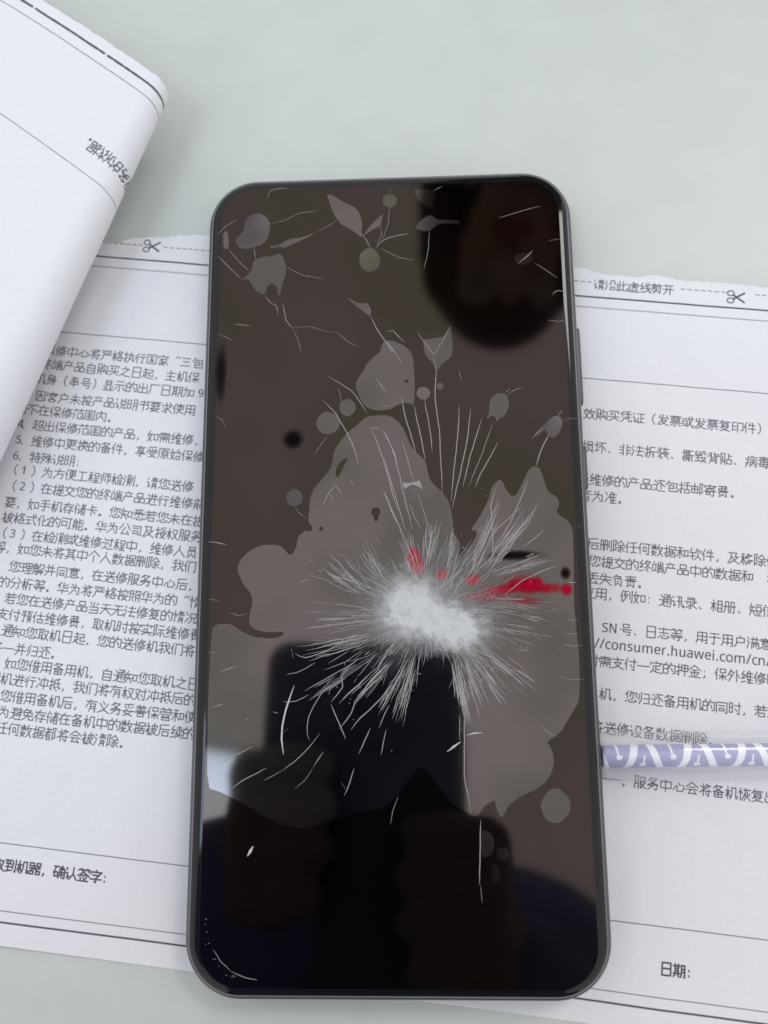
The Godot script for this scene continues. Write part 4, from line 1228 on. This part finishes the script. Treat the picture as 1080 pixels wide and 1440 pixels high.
func crack_web(t: Node3D, chip: Material) -> void:
	var v := PackedVector3Array()
	var idx := PackedInt32Array()
	var tufts := []
	for k in 95:
		tufts.append([rng.randf() * 360.0, pow(rng.randf(), 0.7) * 0.75 + 0.3, rng.randf_range(2.0, 7.0), rng.randf_range(-0.16, 0.16)])
	for i in 400:
		var tuft: Array = tufts[rng.randi() % tufts.size()]
		var loose := rng.randf() < 0.25
		var deg: float = fposmod(rng.randf() * 360.0 if loose else tuft[0] + rng.randfn(0.0, 1.0) * tuft[2], 360.0)
		var far := reach(deg) * (rng.randf_range(0.35, 0.85) if loose else tuft[1] as float)
		var r0 := 4.0 + rng.randf() * 2.0 + maxf(far - 4.5, 0.0) * pow(rng.randf(), 1.5)
		if deg > 261 and deg < 287 and r0 > 7.0:
			continue
		var length := minf(rng.randf_range(1.0, 6.5) * (0.55 + r0 / 16.0), far * 1.06 - r0)
		if length < 0.4:
			continue
		var a := deg_to_rad(deg)
		var lean: float = 0.0 if loose else tuft[3]
		var d := Vector2(cos(a), sin(a)).rotated(lean + rng.randfn(0.0, 0.07) * (1.0 if r0 > 8 else 2.2))
		var p := IMPACT + Vector2(cos(a) * 1.12, sin(a) * 0.96) * r0
		var path := PackedVector2Array([p])
		var bend := rng.randf_range(-0.02, 0.02)
		for k in 4:
			d = d.rotated(bend + (rng.randf_range(-0.24, 0.24) if rng.randf() < 0.3 else 0.0))
			p += d * length / 4
			path.append(p)
		var wide := rng.randf_range(0.04, 0.095) * (1.0 if rng.randf() < 0.88 else 1.8)
		if absf(q_right(deg)) < 25.0:
			wide *= 0.8
		ridge(v, idx, path, wide, GLASS + 0.08 + rng.randf() * 0.03)
		if rng.randf() < 0.10:                               # a cross crack or a flake between two fine ones
			var side := Vector2(-d.y, d.x) * rng.randf_range(0.3, 1.1)
			ridge(v, idx, PackedVector2Array([path[2], path[2] + side * 0.5 + d * 0.1, path[2] + side]), wide * 1.2, GLASS + 0.085)
	for b in BUNDLES:                                        # the sheaves in which most of the fine cracks run
		var p0 := Vector2(b[0], b[1])
		var p1 := Vector2(b[2], b[3])
		var across := (p1 - p0).normalized().rotated(PI / 2)
		for i in b[5]:
			var f0 := 0.65 * pow(rng.randf(), 1.8)
			var f1 := minf(f0 + rng.randf_range(0.25, 0.95), rng.randf_range(0.7, 1.15))
			if f1 - f0 < 0.08:
				continue
			var off := rng.randfn(0.0, 0.6)
			var path := PackedVector2Array()
			for k in 6:
				var f := lerpf(f0, f1, k / 5.0)
				path.append(p0.lerp(p1, f) + across * (off * b[4] * (0.55 + 0.75 * f) + rng.randf_range(-0.11, 0.11)))
			ridge(v, idx, path, rng.randf_range(0.045, 0.10) * (1.0 if rng.randf() < 0.8 else 1.8), GLASS + 0.08 + rng.randf() * 0.03)
			if rng.randf() < 0.35:                               # it forks
				var away := rng.randf_range(-0.5, 0.5)
				var tip: Vector2 = path[2] + (path[4] - path[2]).rotated(away)
				ridge(v, idx, PackedVector2Array([path[2], path[2].lerp(tip, 0.5) + across * 0.06, tip]), 0.06, GLASS + 0.085)
			if rng.randf() < 0.18:
				ridge(v, idx, PackedVector2Array([path[2], path[2] + across * 0.3 + (p1 - p0).normalized() * 0.15, path[2] + across * 0.7]), 0.07, GLASS + 0.09)
	for i in 300:                                            # splinters that lie over the crushed heart
		var a := rng.randf() * TAU
		var r0 := 4.5 + 6.0 * sqrt(rng.randf())
		var p := IMPACT + Vector2(cos(a) * 1.15, sin(a) * 0.85) * r0
		if p.y < IMPACT.y - 7.5 and absf(p.x - IMPACT.x) < 4.5:
			continue
		var d := Vector2(cos(a), sin(a)).rotated(rng.randfn(0.0, 0.5)) * rng.randf_range(0.5, 2.2)
		ridge(v, idx, PackedVector2Array([p, p + d * 0.5 + Vector2(-d.y, d.x) * rng.randf_range(-0.1, 0.1), p + d]), rng.randf_range(0.03, 0.09), GLASS + 0.20)
	# chips and painted glints along the glass edge, splinters flung over the screen
	for i in 106:
		var q := IMPACT + Vector2.from_angle(rng.randf() * TAU) * rng.randf_range(10, 27)
		if i >= 90:
			var f := pow(rng.randf(), 0.8) * PI / 2
			q = Vector2(-34.7, -66.5) + Vector2((1 - cos(f)) * 7.0, -sin(f) * 10.6) + Vector2(rng.randf_range(-0.15, 0.5), rng.randf_range(-0.1, 0.5))
		if absf(q.x) > 35 or (q.y < -24 and q.x < 12 and q.x > 0):
			continue
		var d := Vector2.from_angle(rng.randf() * TAU) * rng.randf_range(0.1, 0.28)
		ridge(v, idx, PackedVector2Array([q, q + d * 0.5, q + d]), rng.randf_range(0.08, 0.2), GLASS + 0.07)
	var o := part("fine_cracks", mesh_of(v, idx, PackedVector2Array(), PackedColorArray(), false), chip, t)
	o.set_meta("kind", "stuff")

# The crushed heart of the impact: white glass dust, thick in two lobes.
func powder(t: Node3D) -> void:
	var m := mat(Color.WHITE, 0.95, 0.0, 0.2)
	m.transparency = BaseMaterial3D.TRANSPARENCY_ALPHA
	m.vertex_color_use_as_albedo = true
	var fine := FastNoiseLite.new()
	fine.seed = 21
	fine.frequency = 0.16
	fine.fractal_octaves = 4
	var v := PackedVector3Array()
	var col := PackedColorArray()
	var idx := PackedInt32Array()
	var n := 130
	for j in n:
		for i in n:
			var q := IMPACT + Vector2(-17.0 + 34.0 * i / (n - 1), -15.0 + 30.0 * j / (n - 1))
			var d := q - IMPACT
			var rim := q
			q += Vector2(noise.get_noise_2d(q.x * 9.0, q.y * 9.0), noise.get_noise_2d(q.x * 9.0 + 70.0, q.y * 9.0)) * 1.5 + Vector2(noise.get_noise_2d(q.x * 34.0, q.y * 34.0), noise.get_noise_2d(q.x * 34.0, q.y * 34.0 + 50.0)) * 0.7
			var l1 := exp(-pow(Vector2((q.x - 3.4) / 5.5, (q.y + 11.4) / 5.4).length(), 2.8))
			var l2 := exp(-pow(Vector2((q.x - 12.2) / 5.4, (q.y + 15.8) / 3.8).rotated(0.3).length(), 2.8))
			var l3 := exp(-pow(Vector2((q.x - 8.0) / 6.0, (q.y + 13.8) / 4.0).length(), 3.0)) * 0.9
			var halo := exp(-pow(Vector2(d.x / 12.0, d.y / 9.2).length(), 2.6)) * 0.26
			var streak := 0.5 + 0.5 * noise.get_noise_2d(atan2(d.y, d.x) * 260.0, d.length() * 2.5)
			var a := clampf(maxf(l1, maxf(l2, l3)) + halo * (0.45 + 0.8 * streak), 0.0, 1.0) * (0.93 + 0.22 * fine.get_noise_2d(q.x * 2.2, q.y * 2.2) + 0.12 * streak - 0.06)
			q = rim
			a *= 1.0 - 0.9 * smoothstep(-7.2, -8.8, d.y) * smoothstep(5.0, 3.0, absf(d.x - 0.3))
			var edge := smoothstep(17.0, 13.0, absf(d.x)) * smoothstep(15.0, 11.0, absf(d.y))
			v.append(m3(q.x, q.y, GLASS + 0.13 + 0.10 * maxf(l1, l2) + 0.03 * fine.get_noise_2d(q.x * 3, q.y * 3)))
			col.append(Color(0.63, 0.645, 0.665, clampf(a, 0.0, 0.96) * edge))
			if j > 0 and i > 0:
				var b := j * n + i
				idx.append_array([b, b - n, b - 1, b - 1, b - n, b - n - 1])
	part("crushed_glass", mesh_of(v, idx, PackedVector2Array(), col), m, t)

# ---- the clear pen with its patterned core
func pen() -> void:
	var t := thing("clear_pen", "clear plastic pen with blue and white patterned core, beside the phone's right edge", "pen")
	var a := m3(38.72, -39.45, 4.75)
	var b := m3(150.0, -38.7, 4.75)
	var axis := (b - a).normalized()
	var length := a.distance_to(b)
	t.transform = Transform3D(Basis(axis, Vector3.UP, axis.cross(Vector3.UP)), a)
	var clear := mat(Color(1.0, 1.0, 1.0, 0.04), 0.02)
	clear.transparency = BaseMaterial3D.TRANSPARENCY_ALPHA
	part("barrel", rod(length, 0.0044, [[0.0, 0.90], [0.0002, 0.96], [0.0006, 1.0]], 56), clear, t)
	var w := 512
	var h := 128
	var data := PackedByteArray()
	data.resize(w * h * 3)
	for y in h:
		for x in w:
			# white curved bands that lean to and fro between dark violet-blue cells, each with a white drop
			var u := fposmod(x / 128.0, 1.0)
			var g := clampf(fposmod(y / float(h) + 0.25, 1.0) * 2.0, 0.0, 2.0)
			g = g if g <= 1.0 else 2.0 - g
			var half := 0.36 - 0.21 * pow(g, 1.5)
			var k := 0.0
			if absf(absf(u - 0.25) - half) < 0.07 or absf(absf(u - 1.25) - half) < 0.07:
				k = 1.0
			if Vector2((u - 0.29) * 1.3, g - 0.50).length() < 0.075 or absf(u - 0.25 - 0.05 * g) < 0.022 * (1.0 - g) + 0.006 and g < 0.5:
				k = 0.95
			if Vector2((u - 0.73) * 1.3, g - 0.74).length() < 0.085 or absf(u - 0.73 - 0.1 * (0.74 - g)) < 0.018 and g > 0.45 and g < 0.74:
				k = 0.9
			var c := Color(0.66, 0.67, 0.82).lerp(Color(0.96, 0.97, 1.0), k)
			var i := (y * w + x) * 3
			data[i] = int(c.r * 255)
			data[i + 1] = int(c.g * 255)
			data[i + 2] = int(c.b * 255)
	var m := mat(Color.WHITE, 0.4)
	m.albedo_texture = ImageTexture.create_from_image(Image.create_from_data(w, h, false, Image.FORMAT_RGB8, data))
	m.uv1_scale = Vector3(length / 0.0412, 1, 1)
	var core := part("patterned_core", rod(length - 0.004, 0.00205, [[0.0, 0.9], [0.0003, 1.0]], 40), m, t)
	core.position.x = 0.00015

func rod(length: float, r: float, ends: Array, n: int) -> ArrayMesh:
	var v := PackedVector3Array()
	var uv := PackedVector2Array()
	var idx := PackedInt32Array()
	var rows := []
	for e in ends:
		rows.append([e[0], r * e[1]])
	for k in 6:
		rows.append([length * (k + 1) / 7.0, r])
	for k in ends.size():
		rows.append([length - ends[ends.size() - 1 - k][0], r * ends[ends.size() - 1 - k][1]])
	for j in rows.size():
		for i in n + 1:
			var a := TAU * i / n
			v.append(Vector3(rows[j][0], rows[j][1] * cos(a), rows[j][1] * sin(a)))
			uv.append(Vector2(rows[j][0] / length, float(i) / n))
			if j > 0 and i > 0:
				var p := j * (n + 1) + i
				idx.append_array([p - n - 2, p - 1, p - n - 1, p - n - 1, p - 1, p])
	for side in 2:
		var c := v.size()
		var o := 0 if side == 0 else (rows.size() - 1) * (n + 1)
		v.append(Vector3(0.0 if side == 0 else length, 0, 0))
		uv.append(Vector2(side, 0.5))
		for i in n:
			idx.append_array([c, o + i, o + i + 1] if side == 0 else [c, o + i + 1, o + i])
	return mesh_of(v, idx, uv)

# ---- who is reflected in the screen
func hand(bones: Array, side: float, x: float, y: float, skin: Color) -> void:
	# side -1: holds the phone's left edge, +1: its right edge; four fingers under it, the thumb over it
	bones.append([by_lens(x + side * 3, y - 20, 15), by_lens(x + side * 5, y + 10, 13), 0.014, 0.011, skin])
	bones.append([by_lens(x + side * 8, y - 22, 15), by_lens(x + side * 8, y - 36, 18), 0.018, 0.022, skin])
	for k in 4:
		var fy := y + 18 - 14.5 * k
		var long: float = [0.9, 1.0, 0.95, 0.78][k]
		var a := by_lens(x + side * 7, fy - 4, 9)
		var b := by_lens(x + side * 6, fy, -3.5)
		var c := by_lens(x - side * 9 * long, fy + 3, -6)
		var d := by_lens(x - side * 20 * long, fy + 4, -4.5)
		bones.append([a, b, 0.0085, 0.008, skin])
		bones.append([b, c, 0.008, 0.0072, skin])
		bones.append([c, d, 0.0072, 0.006, skin])
	bones.append([by_lens(x + side * 7, y - 10, 18), by_lens(x + side * 1, y + 14, 20), 0.011, 0.009, skin])
	bones.append([by_lens(x + side * 1, y + 14, 20), by_lens(x - side * 14, y + 30, 17), 0.009, 0.0075, skin])

func head_bones(bones: Array, c: Vector3, face: Vector3, up: Vector3, skin: Color, hair: Color) -> void:
	var r := face.cross(up).normalized()
	bones.append([c + up * 0.03 - face * 0.02, c + up * 0.02 + face * 0.02, 0.082, 0.076, hair])
	bones.append([c + up * 0.005 - face * 0.055, c - up * 0.03 - face * 0.045, 0.050, 0.045, hair])
	bones.append([c + face * 0.045 - up * 0.01, c + face * 0.045 - up * 0.055, 0.054, 0.040, skin])
	bones.append([c + face * 0.062 - up * 0.085, c + face * 0.045 - up * 0.09, 0.024, 0.03, skin])
	bones.append([c + face * 0.096 + up * 0.0, c + face * 0.112 - up * 0.035, 0.009, 0.013, skin])
	for s in [-1.0, 1.0]:
		bones.append([c + r * s * 0.082 - up * 0.005, c + r * s * 0.078 - up * 0.04, 0.014, 0.010, skin])
		bones.append([c + face * 0.094 + r * s * 0.018 + up * 0.018, c + face * 0.085 + r * s * 0.045 + up * 0.018, 0.008, 0.007, hair])
		bones.append([c + face * 0.092 + r * s * 0.030, c + face * 0.091 + r * s * 0.036, 0.009, 0.009, Color(0.25, 0.22, 0.2)])
	bones.append([c + face * 0.096 + r * 0.02 - up * 0.062, c + face * 0.096 - r * 0.02 - up * 0.062, 0.007, 0.007, Color(0.25, 0.1, 0.09)])

func photographer() -> void:
	var shell := mat(lin(0.05, 0.06, 0.12), 0.5)
	var ph := thing("held_phone", "dark phone held above the table, mirrored in the screen below the impact", "phone")
	ph.transform = Transform3D(Basis(dirv(CAM_RIGHT), dirv(CAM_BACK), -dirv(CAM_UP)).orthonormalized(), by_lens(-21, -66, 3.2))
	part("case", loft(38, 79, 9, [[1.4, 0.0], [0.4, 0.6], [0, 1.8], [0, 6.5], [0.5, 7.6], [1.4, 8.2]], 0, 0, true, true), shell, ph)
	part("camera_bump", loft(8, 14, 5, [[0.4, -1.2], [0, -0.8], [0, 0.2]], 8, 52, true, true), shell, ph)
	part("display", loft(35.5, 76.5, 7, [[0, 8.22], [0.2, 8.3]], 0, 0), mat(lin(0.01, 0.01, 0.012), 0.06), ph)
	var o := thing("person", "person in dark navy clothes holding a phone, mirrored in the screen's lower half", "person")
	var navy := Color(0.11, 0.14, 0.32)
	var trousers := Color(0.02, 0.02, 0.025)
	var skin := Color(0.16, 0.135, 0.15)
	var hair := Color(0.012, 0.010, 0.010)
	var lw := by_lens(-66, -86, 24)
	var rw := by_lens(30, -116, 24)
	var neck := Vector3(-0.03, 0.72, 0.25)
	var body := [
		[Vector3(-0.04, 0.60, 0.31), Vector3(-0.02, 0.34, 0.38), 0.135, 0.125, navy], [Vector3(-0.15, 0.62, 0.30), Vector3(0.07, 0.62, 0.30), 0.11, 0.11, navy], [Vector3(-0.02, 0.34, 0.38), Vector3(0.0, 0.12, 0.42), 0.125, 0.14, navy],
		[Vector3(-0.24, 0.66, 0.28), Vector3(-0.25, 0.42, 0.22), 0.066, 0.060, navy], [Vector3(-0.25, 0.42, 0.22), lw, 0.060, 0.038, navy],
		[Vector3(0.13, 0.66, 0.30), Vector3(0.09, 0.44, 0.36), 0.066, 0.060, navy], [Vector3(0.09, 0.44, 0.36), rw, 0.060, 0.036, navy],
		[Vector3(-0.04, 0.68, 0.29), neck, 0.062, 0.055, skin],
		[Vector3(-0.07, 0.10, 0.45), Vector3(-0.09, -0.32, 0.44), 0.092, 0.062, trousers], [Vector3(-0.09, -0.32, 0.44), Vector3(-0.09, -0.68, 0.47), 0.060, 0.045, trousers], [Vector3(-0.09, -0.71, 0.47), Vector3(-0.10, -0.715, 0.30), 0.036, 0.032, hair],
		[Vector3(0.11, 0.10, 0.45), Vector3(0.12, -0.32, 0.44), 0.092, 0.062, trousers], [Vector3(0.12, -0.32, 0.44), Vector3(0.12, -0.68, 0.47), 0.060, 0.045, trousers], [Vector3(0.12, -0.71, 0.47), Vector3(0.13, -0.715, 0.30), 0.036, 0.032, hair],
	]
	var m := mat(Color.WHITE, 0.85)
	m.vertex_color_use_as_albedo = true
	var mesh := ArrayMesh.new()
	add_body(mesh, body, 0.014, 0.05)
	var head := [[neck, Vector3(-0.03, 0.77, 0.22), 0.055, 0.055, skin]]
	head_bones(head, Vector3(-0.03, 0.80, 0.19), Vector3(0, -0.80, -0.60).normalized(), Vector3(0, 0.60, -0.80).normalized(), skin, hair)
	add_body(mesh, head, 0.008, 0.02)
	var hl := [[lw, by_lens(-60, -76, 18), 0.022, 0.020, skin]]
	hand(hl, -1.0, -53.5, -56, skin)
	add_body(mesh, hl, 0.0035, 0.006)
	var hr := [[rw, by_lens(26, -106, 18), 0.026, 0.022, skin]]
	hand(hr, 1.0, 17, -78, skin)
	add_body(mesh, hr, 0.0035, 0.006)
	part("body", mesh, m, o)

func onlooker() -> void:
	var o := thing("person", "dark haired person leaning over the table, mirrored at the screen's upper right", "person")
	var coat := Color(0.10, 0.075, 0.07)
	var skin := Color(0.30, 0.20, 0.17)
	var hair := Color(0.055, 0.040, 0.036)
	var body := [
		[Vector3(0.26, 0.62, -0.62), Vector3(0.28, 0.10, -0.70), 0.14, 0.13, coat], [Vector3(0.12, 0.64, -0.62), Vector3(0.40, 0.64, -0.62), 0.10, 0.10, coat],
		[Vector3(0.08, 0.62, -0.63), Vector3(0.10, 0.34, -0.66), 0.062, 0.05, coat], [Vector3(0.10, 0.34, -0.66), Vector3(0.16, 0.12, -0.60), 0.05, 0.04, coat], [Vector3(0.45, 0.62, -0.62), Vector3(0.49, 0.34, -0.64), 0.062, 0.05, coat], [Vector3(0.49, 0.34, -0.64), Vector3(0.43, 0.12, -0.60), 0.05, 0.04, coat],
		[Vector3(0.21, 0.05, -0.72), Vector3(0.20, -0.34, -0.70), 0.092, 0.062, coat], [Vector3(0.20, -0.34, -0.70), Vector3(0.20, -0.68, -0.72), 0.06, 0.045, coat], [Vector3(0.20, -0.71, -0.72), Vector3(0.19, -0.715, -0.58), 0.036, 0.032, hair],
		[Vector3(0.36, 0.05, -0.72), Vector3(0.37, -0.34, -0.70), 0.092, 0.062, coat], [Vector3(0.37, -0.34, -0.70), Vector3(0.37, -0.68, -0.72), 0.06, 0.045, coat], [Vector3(0.37, -0.71, -0.72), Vector3(0.38, -0.715, -0.58), 0.036, 0.032, hair],
		[Vector3(0.24, 0.68, -0.60), Vector3(0.14, 0.74, -0.53), 0.065, 0.055, coat],
	]
	var m := mat(Color.WHITE, 0.85)
	m.vertex_color_use_as_albedo = true
	var mesh := ArrayMesh.new()
	add_body(mesh, body, 0.016, 0.05)
	var head := [[Vector3(0.14, 0.73, -0.54), Vector3(0.12, 0.75, -0.48), 0.06, 0.06, skin]]
	head_bones(head, Vector3(0.112, 0.76, -0.455), Vector3(-0.05, -0.70, 0.70).normalized(), Vector3(-0.05, 0.70, 0.70).normalized(), skin, hair)
	for s in [-1.0, 1.0]:                                    # hair that falls beside the face
		head.append([Vector3(0.112 + s * 0.062, 0.75, -0.43), Vector3(0.118 + s * 0.075, 0.71, -0.51), 0.034, 0.03, hair])
	head.append([Vector3(0.105, 0.745, -0.405), Vector3(0.11, 0.73, -0.41), 0.06, 0.05, hair])
	add_body(mesh, head, 0.008, 0.02)
	for s in [[Vector3(0.16, 0.12, -0.60), -1.0], [Vector3(0.43, 0.12, -0.60), 1.0]]:
		var w: Vector3 = s[0]
		var hb := [[w, w + Vector3(0, -0.055, 0.055), 0.026, 0.022, skin], [w + Vector3(-0.02, -0.06, 0.06), w + Vector3(0.022, -0.06, 0.06), 0.018, 0.018, skin]]
		for k in 4:
			var fx: float = -0.03 + 0.02 * k
			var tip: float = [0.052, 0.062, 0.058, 0.046][k]
			hb.append([w + Vector3(fx, -0.07, 0.07), w + Vector3(fx * 1.15, -0.095, 0.07 + tip * 0.6), 0.009, 0.008, skin])
			hb.append([w + Vector3(fx * 1.15, -0.095, 0.07 + tip * 0.6), w + Vector3(fx * 1.2, -0.108, 0.07 + tip), 0.008, 0.0065, skin])
		hb.append([w + Vector3(-0.03 * s[1], -0.06, 0.05), w + Vector3(-0.062 * s[1], -0.095, 0.085), 0.011, 0.008, skin])
		add_body(mesh, hb, 0.005, 0.006)
	part("body", mesh, m, o)
